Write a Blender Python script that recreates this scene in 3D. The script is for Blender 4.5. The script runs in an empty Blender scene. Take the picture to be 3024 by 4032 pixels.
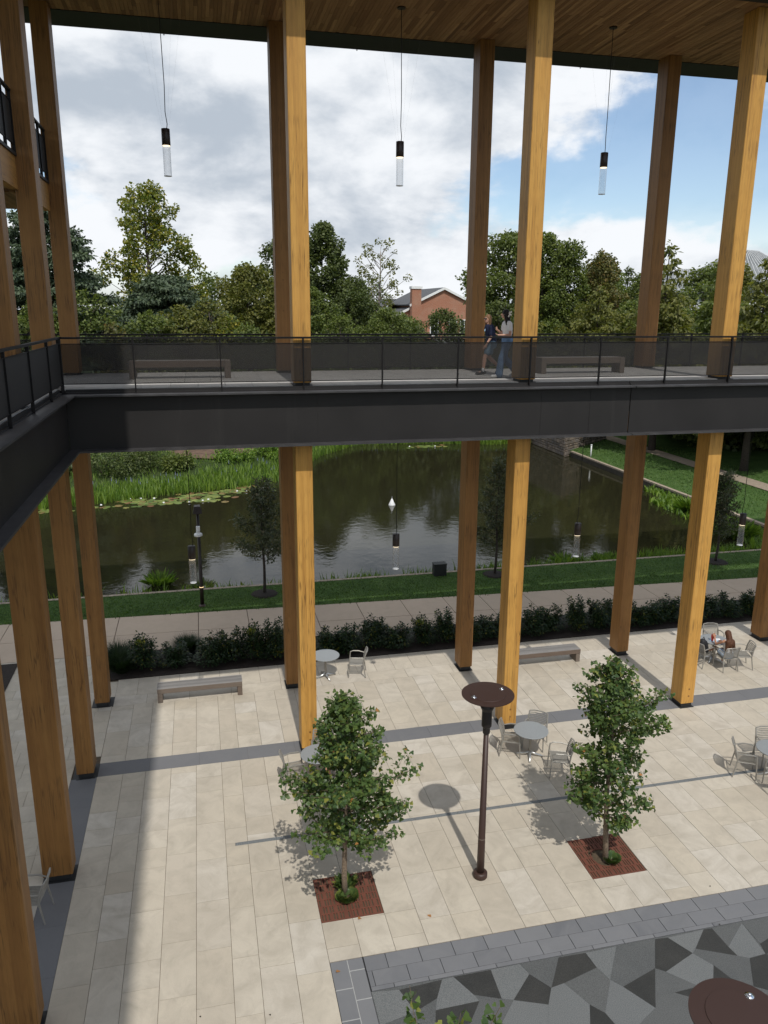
import bpy, math, random
import numpy as np
from mathutils import Vector, Matrix

D = bpy.data
SC = bpy.context.scene
COL = SC.collection
PI = math.pi
R = math.radians

# ------------------------------------------------------------------ camera, sky, sun, exposure
cam = D.cameras.new('camera')
cam.sensor_fit = 'VERTICAL'
cam.sensor_height = 24.0
cam.lens = 24.0 * 3090.87 / 4032.0
cam.clip_start = 0.1
cam.clip_end = 6000
camo = D.objects.new('camera', cam)
COL.objects.link(camo)
_p, _y, _r = 0.252806, 0.229170, 0.006093
_fw = Vector((math.sin(_y) * math.cos(_p), math.cos(_y) * math.cos(_p), -math.sin(_p)))
_rt = Vector((math.cos(_y), -math.sin(_y), 0))
_up = _rt.cross(_fw)
_r2 = _rt * math.cos(_r) + _up * math.sin(_r)
_u2 = -_rt * math.sin(_r) + _up * math.cos(_r)
camo.matrix_world = Matrix(((_r2.x, _u2.x, -_fw.x, 3.4045), (_r2.y, _u2.y, -_fw.y, -18.0327),
                            (_r2.z, _u2.z, -_fw.z, 11.1304), (0, 0, 0, 1)))
SC.camera = camo

SUN_EL = R(55.6)
world = D.worlds.new('World')
SC.world = world
world.use_nodes = True
wn, wl = world.node_tree.nodes, world.node_tree.links
wn.clear()


def wnode(t, **k):
    n = wn.new(t)
    for a, b in k.items():
        setattr(n, a, b)
    return n


def wmath(op, a, b=None, clamp=False):
    n = wnode('ShaderNodeMath', operation=op)
    n.use_clamp = clamp
    for i, s in enumerate((a, b)):
        if s is None:
            continue
        if isinstance(s, (int, float)):
            n.inputs[i].default_value = s
        else:
            wl.new(s, n.inputs[i])
    return n.outputs[0]


sky = wnode('ShaderNodeTexSky', sky_type='NISHITA')
sky.sun_disc = False
sky.sun_elevation = SUN_EL
sky.sun_rotation = R(180)
sky.air_density = 1.0
sky.dust_density = 0.25
sky.ozone_density = 1.4
tc = wnode('ShaderNodeTexCoord')
sp = wnode('ShaderNodeSeparateXYZ')
wl.new(tc.outputs['Generated'], sp.inputs[0])
zz = wmath('ADD', wmath('MAXIMUM', sp.outputs[2], 0.0), 0.17)
cx = wmath('DIVIDE', sp.outputs[0], zz)
cy = wmath('DIVIDE', sp.outputs[1], zz)
cb = wnode('ShaderNodeCombineXYZ')
wl.new(cx, cb.inputs[0])
wl.new(cy, cb.inputs[1])
CLOUD_OFF = (5.22, 9.795, 0.0)


def wnoise(scale, detail, rough, off, dist=0.0):
    m = wnode('ShaderNodeMapping')
    m.inputs['Location'].default_value = off
    wl.new(cb.outputs[0], m.inputs[0])
    n = wnode('ShaderNodeTexNoise')
    n.inputs['Scale'].default_value = scale
    n.inputs['Detail'].default_value = detail
    n.inputs['Roughness'].default_value = rough
    n.inputs['Distortion'].default_value = dist
    wl.new(m.outputs[0], n.inputs['Vector'])
    return n.outputs['Fac']


def wpuff(scale, detail, rough, off, dist=0.0):
    m = wnode('ShaderNodeMapping')
    m.inputs['Location'].default_value = off
    m.inputs['Scale'].default_value = (1.0, 1.0, 1.9)
    wl.new(tc.outputs['Generated'], m.inputs[0])
    n = wnode('ShaderNodeTexNoise')
    n.inputs['Scale'].default_value = scale
    n.inputs['Detail'].default_value = detail
    n.inputs['Roughness'].default_value = rough
    n.inputs['Distortion'].default_value = dist
    wl.new(m.outputs[0], n.inputs['Vector'])
    return n.outputs['Fac']


def wramp(fac, a, b):
    n = wnode('ShaderNodeMapRange', interpolation_type='SMOOTHSTEP')
    wl.new(fac, n.inputs[0])
    n.inputs[1].default_value = a
    n.inputs[2].default_value = b
    return n.outputs[0]


big = wnoise(0.33, 2, 0.5, CLOUD_OFF)
det = wpuff(4.6, 9, 0.56, (1.3, -2.2, 0.5), 0.15)
cov = wmath('ADD', wmath('MULTIPLY', big, 1.12), wmath('MULTIPLY', det, 0.78))
cmask = wmath('MAXIMUM', wmath('ADD', 0.1, wmath('MULTIPLY', wramp(cov, 0.86, 0.955), 0.9)), wmath('MULTIPLY', wmath('SUBTRACT', 1.0, wramp(sp.outputs[2], -0.02, 0.16)), 0.8))
# billows: the side toward the sun is brighter than the underside
det2 = wpuff(4.6, 9, 0.56, (1.3, -2.2, 0.57), 0.15)
lit = wmath('MULTIPLY', wmath('SUBTRACT', det2, det), 3.2)
deep = wramp(cov, 0.93, 1.25)
shade = wmath('ADD', wmath('ADD', wmath('MULTIPLY', deep, 0.75), wmath('MULTIPLY', wpuff(2.6, 6, 0.55, (3.5, 6.3, 1.0), 0.2), 0.6)), lit)
shade = wramp(shade, 0.18, 0.95)
ccol = wnode('ShaderNodeMixRGB')
ccol.inputs[1].default_value = (5.25, 5.4, 5.6, 1)
ccol.inputs[2].default_value = (2.75, 3.1, 3.55, 1)
wl.new(shade, ccol.inputs[0])
skyc = wnode('ShaderNodeMixRGB', blend_type='MULTIPLY')
skyc.inputs[0].default_value = 1.0
skyc.inputs[2].default_value = (0.66, 0.69, 0.72, 1)
wl.new(sky.outputs[0], skyc.inputs[1])
cm = wnode('ShaderNodeMixRGB')
wl.new(cmask, cm.inputs[0])
wl.new(skyc.outputs[0], cm.inputs[1])
wl.new(ccol.outputs[0], cm.inputs[2])
bgn = wnode('ShaderNodeBackground')
bgn.inputs[1].default_value = 0.139
wl.new(cm.outputs[0], bgn.inputs[0])
won = wnode('ShaderNodeOutputWorld')
wl.new(bgn.outputs[0], won.inputs[0])

sl = D.lights.new('sun', 'SUN')
sl.energy = 2.28
sl.angle = R(0.7)
sl.color = (1.0, 0.965, 0.905)
slo = D.objects.new('sun', sl)
slo.rotation_euler = (R(90) - SUN_EL, 0, R(0.3))
slo.location = (0, -30, 50)
COL.objects.link(slo)

SC.view_settings.view_transform = 'Standard'
SC.view_settings.look = 'None'
SC.view_settings.exposure = 0.36
SC.view_settings.gamma = 1.0
SC.view_settings.use_curve_mapping = False
SC.cycles.max_bounces = 8
SC.cycles.transparent_max_bounces = 16
SC.cycles.caustics_reflective = False
SC.cycles.caustics_refractive = False

rng = np.random.default_rng(11)
rnd = random.Random(5)


# ------------------------------------------------------------------ materials
class Mat:
    def __init__(s, name):
        s.m = D.materials.new(name)
        s.m.use_nodes = True
        s.n, s.l = s.m.node_tree.nodes, s.m.node_tree.links
        s.bsdf = s.n['Principled BSDF']
        s.out = s.n['Material Output']
        s.tc = None

    def node(s, t, **k):
        n = s.n.new(t)
        for a, b in k.items():
            setattr(n, a, b)
        return n

    def coord(s, kind='Object', scale=(1, 1, 1), loc=None):
        if s.tc is None:
            s.tc = s.node('ShaderNodeTexCoord')
        m = s.node('ShaderNodeMapping')
        m.inputs['Scale'].default_value = scale
        if kind == 'World':
            g = s.node('ShaderNodeNewGeometry')
            s.l.new(g.outputs['Position'], m.inputs[0])
        else:
            s.l.new(s.tc.outputs[kind], m.inputs[0])
        if loc is not None:
            s.l.new(loc, m.inputs['Location'])
        return m.outputs[0]

    def noise(s, vec, scale=5, detail=4, rough=0.55, dist=0):
        n = s.node('ShaderNodeTexNoise')
        n.inputs['Scale'].default_value = scale
        n.inputs['Detail'].default_value = detail
        n.inputs['Roughness'].default_value = rough
        n.inputs['Distortion'].default_value = dist
        s.l.new(vec, n.inputs['Vector'])
        return n.outputs['Fac']

    def ramp(s, fac, stops, interp='LINEAR'):
        n = s.node('ShaderNodeValToRGB')
        cr = n.color_ramp
        cr.interpolation = interp
        while len(cr.elements) < len(stops):
            cr.elements.new(0.5)
        for e, (p, c) in zip(cr.elements, stops):
            e.position = p
            e.color = (*c, 1) if len(c) == 3 else c
        s.l.new(fac, n.inputs[0])
        return n.outputs[0]

    def mix(s, fac, a, b, mode='MIX'):
        n = s.node('ShaderNodeMixRGB', blend_type=mode)
        for i, v in enumerate((fac, a, b)):
            if isinstance(v, (int, float)):
                n.inputs[i].default_value = v
            elif isinstance(v, tuple):
                n.inputs[i].default_value = (*v, 1)
            else:
                s.l.new(v, n.inputs[i])
        return n.outputs[0]

    def math(s, op, a, b=0.0, c=None):
        n = s.node('ShaderNodeMath', operation=op)
        for i, v in enumerate((a, b, c)):
            if v is None:
                continue
            if isinstance(v, (int, float)):
                n.inputs[i].default_value = v
            else:
                s.l.new(v, n.inputs[i])
        return n.outputs[0]

    def rand(s):
        """one random number per object, and per loose piece inside a joined mesh"""
        o = s.node('ShaderNodeObjectInfo')
        g = s.node('ShaderNodeNewGeometry')
        return s.math('FRACT', s.math('ADD', o.outputs['Random'], g.outputs['Random Per Island']))

    def bump(s, fac, strength=0.2, dist=0.01):
        b = s.node('ShaderNodeBump')
        b.inputs['Strength'].default_value = strength
        b.inputs['Distance'].default_value = dist
        s.l.new(fac, b.inputs['Height'])
        s.l.new(b.outputs[0], s.bsdf.inputs['Normal'])

    def set(s, color=None, rough=None, metal=None, spec=None):
        for k, v in (('Base Color', color), ('Roughness', rough), ('Metallic', metal), ('Specular IOR Level', spec)):
            if v is None:
                continue
            if isinstance(v, (int, float)):
                s.bsdf.inputs[k].default_value = v
            elif isinstance(v, tuple):
                s.bsdf.inputs[k].default_value = (*v, 1)
            else:
                s.l.new(v, s.bsdf.inputs[k])
        return s


M = {}


def plain(name, col, rough=0.6, metal=0.0, var=0.12, scale=8.0, bump=0.0, spec=None):
    m = Mat(name)
    nz = m.noise(m.coord(), scale, 5)
    lo = tuple(c * (1 - var) for c in col)
    hi = tuple(min(1, c * (1 + var)) for c in col)
    m.set(m.ramp(nz, [(0.3, lo), (0.7, hi)]), rough, metal, spec)
    if bump:
        m.bump(nz, bump, 0.01)
    M[name] = m.m
    return m.m


def glulam(name, dark, mid, light, axis):
    """laminated timber: grain runs along `axis` of the object"""
    m = Mat(name)
    o = m.node('ShaderNodeObjectInfo')
    off = m.node('ShaderNodeCombineXYZ')
    for i in range(3):
        m.l.new(m.math('MULTIPLY', o.outputs['Random'], 37.0 + 11 * i), off.inputs[i])
    sc = [1.0, 1.0, 1.0]
    sc[axis] = 0.035
    v = m.coord('Object', tuple(sc), off.outputs[0])
    grain = m.noise(v, 55, 6, 0.6, 0.4)
    sc2 = [1.0, 1.0, 1.0]
    sc2[axis] = 0.02
    v2 = m.coord('Object', tuple(sc2), off.outputs[0])
    streak = m.noise(v2, 9, 4, 0.6, 0.6)
    sc4 = [1.0, 1.0, 1.0]
    sc4[axis] = 0.05
    wv = m.node('ShaderNodeTexWave', wave_type='RINGS')
    wv.inputs['Scale'].default_value = 14
    wv.inputs['Distortion'].default_value = 7
    wv.inputs['Detail'].default_value = 3
    wv.inputs['Detail Scale'].default_value = 1.2
    m.l.new(m.coord('Object', tuple(sc4), off.outputs[0]), wv.inputs['Vector'])
    base = m.ramp(streak, [(0.25, dark), (0.5, mid), (0.8, light)])
    base = m.mix(m.math('MULTIPLY', m.ramp(grain, [(0.45, (0, 0, 0)), (0.75, (1, 1, 1))]), 0.35), base, dark)
    base = m.mix(m.math('MULTIPLY', m.ramp(wv.outputs['Fac'], [(0.75, (0, 0, 0)), (0.95, (1, 1, 1))]), 0.22), base, dark)
    # drying cracks: long thin dark lines
    sc3 = [1.0, 1.0, 1.0]
    sc3[axis] = 0.03
    v3 = m.coord('Object', tuple(sc3), off.outputs[0])
    cr = m.noise(v3, 16, 3, 0.5, 0.25)
    brk = m.noise(m.coord('Object', (1, 1, 1), off.outputs[0]), 0.9, 2)
    crack = m.math('MULTIPLY', m.ramp(m.math('ABSOLUTE', m.math('SUBTRACT', cr, 0.5)), [(0.0, (1, 1, 1)), (0.028, (0, 0, 0))]),
                   m.ramp(brk, [(0.44, (0, 0, 0)), (0.53, (1, 1, 1))]))
    base = m.mix(m.math('MULTIPLY', crack, 0.8), base, (0.045, 0.022, 0.008))
    # glued laminations: strips of slightly different tone with a fine glue line
    sx_ = m.node('ShaderNodeSeparateXYZ')
    m.l.new(m.coord('Object'), sx_.inputs[0])
    ax = [a for a in (0, 1, 2) if a != axis]
    lam = m.math('MULTIPLY', m.math('ADD', sx_.outputs[ax[0]], m.math('MULTIPLY', sx_.outputs[ax[1]], 0.83)), 6.6)
    lam = m.math('ADD', lam, m.math('MULTIPLY', o.outputs['Random'], 5.0))
    wn_ = m.node('ShaderNodeTexWhiteNoise', noise_dimensions='1D')
    m.l.new(m.math('ADD', m.math('FLOOR', lam), m.math('MULTIPLY', o.outputs['Random'], 91.0)), wn_.inputs['W'])
    base = m.mix(m.math('MULTIPLY', wn_.outputs['Value'], 0.30), base, dark)
    gl_ = m.math('PINGPONG', lam, 0.5)
    base = m.mix(m.math('MULTIPLY', m.ramp(gl_, [(0.0, (1, 1, 1)), (0.02, (0, 0, 0))]), 0.5), base, (0.06, 0.03, 0.01))
    # knots
    vo = m.node('ShaderNodeTexVoronoi')
    vo.inputs['Scale'].default_value = 2.2
    m.l.new(m.coord('Object', (1, 1, 1) if axis == 2 else (1, 1, 1), off.outputs[0]), vo.inputs['Vector'])
    base = m.mix(m.math('MULTIPLY', m.ramp(vo.outputs['Distance'], [(0.02, (1, 1, 1)), (0.075, (0, 0, 0))]), 0.55), base, (0.10, 0.045, 0.015))
    # patchy stain
    pt = m.noise(m.coord('Object', (1, 1, 0.4), off.outputs[0]), 1.3, 3, 0.6)
    base = m.mix(m.math('MULTIPLY', m.ramp(pt, [(0.4, (0, 0, 0)), (0.7, (1, 1, 1))]), 0.25), base, light)
    m.set(base, 0.55, 0, 0.35)
    m.bump(m.math('SUBTRACT', grain, m.math('MULTIPLY', crack, 2.0)), 0.25, 0.004)
    M[name] = m.m


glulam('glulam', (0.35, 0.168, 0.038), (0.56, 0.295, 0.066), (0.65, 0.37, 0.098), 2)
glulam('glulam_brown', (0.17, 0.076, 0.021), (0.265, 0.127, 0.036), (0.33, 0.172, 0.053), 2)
glulam('glulam_beam', (0.28, 0.13, 0.036), (0.42, 0.215, 0.06), (0.50, 0.28, 0.088), 1)


def boards(name, cols, axis, rough=0.55):
    m = Mat(name)
    r = m.rand()
    n = len(cols)
    base = m.ramp(r, [(i / (n - 1) if n > 1 else 0, c) for i, c in enumerate(cols)])
    sc = [1.0, 1.0, 1.0]
    sc[axis] = 0.05
    g = m.noise(m.coord('World', tuple(sc)), 40, 5, 0.6)
    base = m.mix(m.ramp(g, [(0.35, (0.35, 0.35, 0.35)), (0.7, (0, 0, 0))]), base, tuple(c * 0.45 for c in cols[0]))
    m.set(base, rough, 0, 0.3)
    m.bump(g, 0.2, 0.003)
    M[name] = m.m


boards('soffit_wood', [(0.17, 0.085, 0.038), (0.28, 0.15, 0.066), (0.40, 0.235, 0.11), (0.22, 0.11, 0.048), (0.47, 0.28, 0.13), (0.31, 0.17, 0.078)], 1)
boards('bench_wood', [(0.21, 0.20, 0.19), (0.30, 0.285, 0.27), (0.25, 0.235, 0.22)], 0, 0.75)
boards('bench_beam', [(0.155, 0.115, 0.09), (0.20, 0.165, 0.135)], 0, 0.75)

_m = Mat('black_steel')
_st = _m.noise(_m.coord('World', (1, 1, 0.06)), 2.2, 6, 0.65)
_bl = _m.noise(_m.coord('World'), 0.8, 4)
_b = _m.ramp(_bl, [(0.3, (0.0195, 0.0178, 0.0172)), (0.7, (0.0265, 0.0243, 0.0236))])
_m.set(_m.mix(_m.math('MULTIPLY', _m.ramp(_st, [(0.60, (0, 0, 0)), (0.82, (1, 1, 1))]), 0.35), _b, (0.075, 0.07, 0.066)), 0.55, 0, 0.3)
M['black_steel'] = _m.m
plain('flange_steel', (0.045, 0.043, 0.044), 0.5, 0.0, 0.3, 3.0, 0, 0.5)
plain('rail_black', (0.0105, 0.0095, 0.0095), 0.55, 0.0, 0.1, 6, 0, 0.2)
plain('base_black', (0.016, 0.016, 0.016), 0.6)
plain('eave_steel', (0.014, 0.017, 0.016), 0.6)
plain('pendant_brown', (0.022, 0.013, 0.010), 0.45)
plain('lamp_brown', (0.043, 0.021, 0.015), 0.5, 0, 0.1, 300, 0.0)
plain('lamp_black', (0.016, 0.012, 0.011), 0.5)
plain('chrome', (0.75, 0.75, 0.77), 0.12, 1.0, 0.02)
plain('aluminium', (0.30, 0.285, 0.255), 0.5, 0.35, 0.08, 20)
plain('table_grey', (0.27, 0.285, 0.29), 0.5, 0.1, 0.07, 60)
plain('bright_metal', (0.62, 0.62, 0.60), 0.3, 0.9, 0.05)
plain('mulch', (0.020, 0.013, 0.009), 0.95, 0, 0.7, 26, 0.8)
plain('soil', (0.12, 0.075, 0.05), 0.95, 0, 0.4, 2.2, 0.5)
plain('joint_dark', (0.085, 0.060, 0.036), 0.95, 0, 0.3, 20)
plain('joint_black', (0.02, 0.02, 0.022), 0.9, 0, 0.3, 20)
plain('joint_light', (0.36, 0.36, 0.35), 0.9, 0, 0.1, 20)
plain('coping', (0.30, 0.24, 0.18), 0.85, 0, 0.25, 6, 0.3)
plain('white_paint', (0.78, 0.78, 0.77), 0.5, 0, 0.03)
plain('grate_rust', (0.14, 0.046, 0.026), 0.75, 0, 0.15, 5, 0.1)
plain('drain_grey', (0.23, 0.245, 0.25), 0.6, 0.3, 0.15, 30)
plain('bark_grey', (0.17, 0.125, 0.085), 0.9, 0, 0.35, 30, 0.5)
plain('bark_dark', (0.055, 0.043, 0.034), 0.95, 0, 0.4, 12, 0.6)
plain('bark_pale', (0.26, 0.23, 0.20), 0.9, 0, 0.35, 10, 0.5)
plain('red_plastic', (0.75, 0.055, 0.025), 0.3, 0, 0.03)
plain('paper', (0.8, 0.8, 0.8), 0.8, 0, 0.02)
plain('folder_blue', (0.36, 0.55, 0.72), 0.6, 0, 0.03)
plain('black_cloth', (0.014, 0.014, 0.016), 0.7, 0, 0.4, 12)
plain('roof_shingle', (0.085, 0.088, 0.095), 0.9, 0, 0.25, 6)
plain('glass_dark', (0.03, 0.035, 0.04), 0.08, 0, 0.1)
plain('grey_siding', (0.52, 0.53, 0.53), 0.6, 0, 0.08, 0.6)
plain('green_iron', (0.02, 0.035, 0.03), 0.5)
plain('bow_white', (0.78, 0.75, 0.68), 0.5, 0, 0.04)


def skin(name, c):
    m = Mat(name)
    nz = m.noise(m.coord(), 9, 4)
    m.set(m.ramp(nz, [(0.3, tuple(x * .88 for x in c)), (0.7, c)]), 0.5, 0, 0.4)
    m.bsdf.inputs['Subsurface Weight'].default_value = 0.08
    m.bsdf.inputs['Subsurface Radius'].default_value = (0.01, 0.004, 0.002)
    M[name] = m.m


skin('skin_fair', (0.52, 0.30, 0.215))
skin('skin_tan', (0.42, 0.215, 0.13))


def cloth(name, c, var=0.18, scale=30):
    m = Mat(name)
    nz = m.noise(m.coord(), scale, 5)
    lg = m.noise(m.coord(), 5, 3)
    b = m.ramp(lg, [(0.3, tuple(x * (1 - var) for x in c)), (0.7, tuple(min(1, x * (1 + var)) for x in c))])
    m.set(b, 0.85, 0, 0.2)
    m.bump(nz, 0.3, 0.004)
    M[name] = m.m


cloth('navy_cloth', (0.014, 0.018, 0.042))
cloth('white_cloth', (0.74, 0.74, 0.74), 0.06)
cloth('denim_blue', (0.12, 0.20, 0.33), 0.3)
cloth('denim_pale', (0.42, 0.50, 0.60), 0.25)
cloth('short_blue', (0.13, 0.20, 0.26), 0.2)


def hair(name, a, b):
    m = Mat(name)
    g = m.noise(m.coord('Object', (1, 1, 0.12)), 60, 4)
    m.set(m.ramp(g, [(0.3, a), (0.7, b)]), 0.6, 0, 0.3)
    m.bump(g, 0.6, 0.006)
    M[name] = m.m


hair('hair_black', (0.006, 0.005, 0.006), (0.016, 0.013, 0.013))
hair('hair_brown', (0.050, 0.019, 0.009), (0.12, 0.05, 0.024))
hair('hair_light', (0.13, 0.065, 0.03), (0.25, 0.14, 0.07))


# paving stones
def stone(name, cols, cloud, fine, rough=0.75, bumps=0.12, stain=0.55):
    m = Mat(name)
    r = m.rand()
    n = len(cols)
    base = m.ramp(r, [(i / (n - 1), c) for i, c in enumerate(cols)])
    off = m.node('ShaderNodeCombineXYZ')
    m.l.new(m.math('MULTIPLY', r, 53.0), off.inputs[0])
    m.l.new(m.math('MULTIPLY', r, 29.0), off.inputs[1])
    w = m.coord('World', (1, 1, 1), off.outputs[0])
    vein = m.noise(w, 1.6, 6, 0.62, 1.1)
    base = m.mix(m.math('MULTIPLY', m.ramp(vein, [(0.32, (1, 1, 1)), (0.6, (0, 0, 0))]), stain), base, cloud)
    drip = m.noise(m.coord('World', (1.0, 0.55, 1)), 3.3, 7, 0.72, 0.5)
    base = m.mix(m.math('MULTIPLY', m.ramp(drip, [(0.52, (0, 0, 0)), (0.74, (1, 1, 1))]), stain * 0.5), base, tuple(c * .78 for c in cloud))
    st = m.noise(m.coord('World', (1, 1, 1)), 0.45, 4, 0.6)
    base = m.mix(m.math('MULTIPLY', m.ramp(st, [(0.5, (0, 0, 0)), (0.75, (1, 1, 1))]), 0.22), base, tuple(c * .72 for c in cloud))
    sp_ = m.noise(m.coord('World', (1, 1, 1)), 75 if 'granite' in name else 130, 3, 0.7)
    base = m.mix(m.math('MULTIPLY', m.ramp(sp_, [(0.35, (1, 1, 1)), (0.6, (0, 0, 0))]), 0.6 if 'granite' in name else 0.25), base, fine)
    m.set(base, rough, 0, 0.3)
    m.bump(m.noise(w, 12, 5), bumps, 0.004)
    M[name] = m.m


stone('limestone', [(0.515, 0.452, 0.360), (0.565, 0.508, 0.418), (0.535, 0.472, 0.376), (0.595, 0.546, 0.470), (0.50, 0.438, 0.350), (0.58, 0.524, 0.434)],
      (0.42, 0.372, 0.302), (0.24, 0.21, 0.165), 0.75, 0.12, 0.75)
stone('bluestone', [(0.165, 0.168, 0.178), (0.19, 0.192, 0.20), (0.145, 0.148, 0.157), (0.20, 0.202, 0.207)], (0.21, 0.21, 0.215), (0.10, 0.10, 0.11))
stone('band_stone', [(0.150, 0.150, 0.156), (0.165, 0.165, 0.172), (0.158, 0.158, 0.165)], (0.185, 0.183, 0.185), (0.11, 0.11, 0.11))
stone('deck_stone', [(0.50, 0.48, 0.45), (0.56, 0.54, 0.51), (0.53, 0.51, 0.48)], (0.37, 0.355, 0.335), (0.25, 0.24, 0.22))
stone('concrete', [(0.505, 0.40, 0.305), (0.53, 0.42, 0.32), (0.515, 0.41, 0.31)], (0.465, 0.37, 0.28), (0.36, 0.285, 0.215), 0.9, 0.2)
stone('granite_light', [(0.182, 0.188, 0.188), (0.20, 0.204, 0.202)], (0.19, 0.20, 0.20), (0.03, 0.035, 0.035), 0.55)
stone('granite_mid', [(0.118, 0.122, 0.122), (0.134, 0.137, 0.135)], (0.15, 0.152, 0.15), (0.02, 0.023, 0.023), 0.55)
stone('granite_dark', [(0.042, 0.043, 0.041), (0.052, 0.052, 0.049)], (0.075, 0.073, 0.068), (0.008, 0.008, 0.008), 0.55)
stone('wall_stone', [(0.12, 0.105, 0.095), (0.26, 0.21, 0.17), (0.18, 0.16, 0.15), (0.34, 0.27, 0.21), (0.22, 0.17, 0.135), (0.15, 0.145, 0.145), (0.38, 0.31, 0.25)],
      (0.14, 0.12, 0.10), (0.07, 0.06, 0.05), 0.9, 0.5)


def perforated():
    m = Mat('perforated_panel')
    t = m.node('ShaderNodeBsdfTransparent')
    mx = m.node('ShaderNodeMixShader')
    # holes in a sheet of some thickness: they close up when seen at a slant
    lw = m.node('ShaderNodeLayerWeight')
    lw.inputs[0].default_value = 0.5
    hole = m.node('ShaderNodeMapRange')
    m.l.new(lw.outputs['Facing'], hole.inputs[0])
    hole.inputs[1].default_value = 0.2
    hole.inputs[2].default_value = 0.74
    hole.inputs[3].default_value = 0.50
    hole.inputs[4].default_value = 0.02
    m.l.new(hole.outputs[0], mx.inputs[0])
    m.set((0.034, 0.032, 0.031), 0.6, 0, 0.2)
    m.l.new(m.bsdf.outputs[0], mx.inputs[1])
    m.l.new(t.outputs[0], mx.inputs[2])
    m.l.new(mx.outputs[0], m.out.inputs[0])
    M['perforated_panel'] = m.m


perforated()


def glass_tube():
    m = Mat('clear_acrylic')
    t = m.node('ShaderNodeBsdfTransparent')
    t.inputs[0].default_value = (0.93, 0.94, 0.95, 1)
    g = m.node('ShaderNodeBsdfGlossy')
    g.inputs['Roughness'].default_value = 0.08
    lw = m.node('ShaderNodeLayerWeight')
    lw.inputs[0].default_value = 0.25
    d = m.node('ShaderNodeBsdfTranslucent')
    d.inputs[0].default_value = (0.8, 0.8, 0.8, 1)
    m1 = m.node('ShaderNodeMixShader')
    m1.inputs[0].default_value = 0.13
    m.l.new(t.outputs[0], m1.inputs[1])
    m.l.new(d.outputs[0], m1.inputs[2])
    mx = m.node('ShaderNodeMixShader')
    m.l.new(m.math('MULTIPLY', lw.outputs['Facing'], 0.55), mx.inputs[0])
    m.l.new(m1.outputs[0], mx.inputs[1])
    m.l.new(g.outputs[0], mx.inputs[2])
    m.l.new(mx.outputs[0], m.out.inputs[0])
    M['clear_acrylic'] = m.m


glass_tube()


def emit(name, col, st):
    m = Mat(name)
    m.set((0.8, 0.75, 0.65), 0.5)
    m.bsdf.inputs['Emission Color'].default_value = (*col, 1)
    m.bsdf.inputs['Emission Strength'].default_value = st
    M[name] = m.m


emit('lamp_glow', (1.0, 0.80, 0.52), 1.6)
emit('bollard_glow', (1.0, 0.68, 0.34), 1.3)


def grass_mat():
    m = Mat('lawn')
    w = m.coord('World')
    a = m.noise(w, 1.1, 5, 0.6)
    b = m.noise(w, 26, 4, 0.7)
    base = m.ramp(a, [(0.3, (0.050, 0.098, 0.022)), (0.5, (0.074, 0.138, 0.032)), (0.75, (0.110, 0.175, 0.048))])
    base = m.mix(m.ramp(b, [(0.35, (0.65, 0.65, 0.65)), (0.65, (0, 0, 0))]), base, (0.018, 0.036, 0.009))
    m.set(base, 0.9, 0, 0.15)
    m.bump(b, 0.9, 0.05)
    M['lawn'] = m.m


grass_mat()


def ground_mat():
    m = Mat('ground')
    w = m.coord('World')
    a = m.noise(w, 0.25, 6, 0.65)
    b = m.noise(w, 6, 5, 0.7)
    base = m.ramp(a, [(0.35, (0.035, 0.06, 0.018)), (0.6, (0.06, 0.085, 0.028))])
    base = m.mix(m.ramp(b, [(0.4, (0.5, 0.5, 0.5)), (0.65, (0, 0, 0))]), base, (0.02, 0.03, 0.012))
    m.set(base, 0.95, 0, 0.1)
    m.bump(b, 0.8, 0.08)
    M['ground'] = m.m


ground_mat()


def water_mat():
    m = Mat('pond_water')
    w = m.coord('World')
    n1 = m.noise(w, 1.6, 3, 0.55, 0.4)
    n2 = m.noise(m.coord('World', (1, 0.7, 1)), 9, 3, 0.6, 0.3)
    calm = m.ramp(m.noise(w, 0.10, 2), [(0.35, (0.25, 0.25, 0.25)), (0.65, (1, 1, 1))])
    h = m.math('ADD', m.math('MULTIPLY', n1, 0.7), m.math('MULTIPLY', m.math('MULTIPLY', n2, 0.22), calm))
    m.set((0.019, 0.018, 0.009), 0.03, 0, 0.5)
    m.bsdf.inputs['IOR'].default_value = 1.33
    m.bump(h, 0.16, 0.055)
    M['pond_water'] = m.m


water_mat()


def foliage(name, dark, mid, light, tip=None, trans=0.3, rough=0.5, tipshare=0.1):
    m = Mat(name)
    r = m.rand()
    stops = [(0.0, dark), (0.45, mid), (0.9, light)]
    if tip:
        stops = [(0.0, dark), (0.42, mid), (1 - tipshare - 0.06, light), (1 - tipshare + 0.02, tip)]
    base = m.ramp(r, stops)
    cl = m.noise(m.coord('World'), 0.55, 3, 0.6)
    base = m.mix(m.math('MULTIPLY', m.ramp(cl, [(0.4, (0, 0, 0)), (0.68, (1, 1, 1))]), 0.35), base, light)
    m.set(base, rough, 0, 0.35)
    t = m.node('ShaderNodeBsdfTranslucent')
    m.l.new(m.mix(1.0, base, (1.5, 1.6, 0.7), 'MULTIPLY'), t.inputs[0])
    mx = m.node('ShaderNodeMixShader')
    mx.inputs[0].default_value = trans
    m.l.new(m.bsdf.outputs[0], mx.inputs[1])
    m.l.new(t.outputs[0], mx.inputs[2])
    m.l.new(mx.outputs[0], m.out.inputs[0])
    M[name] = m.m


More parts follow.
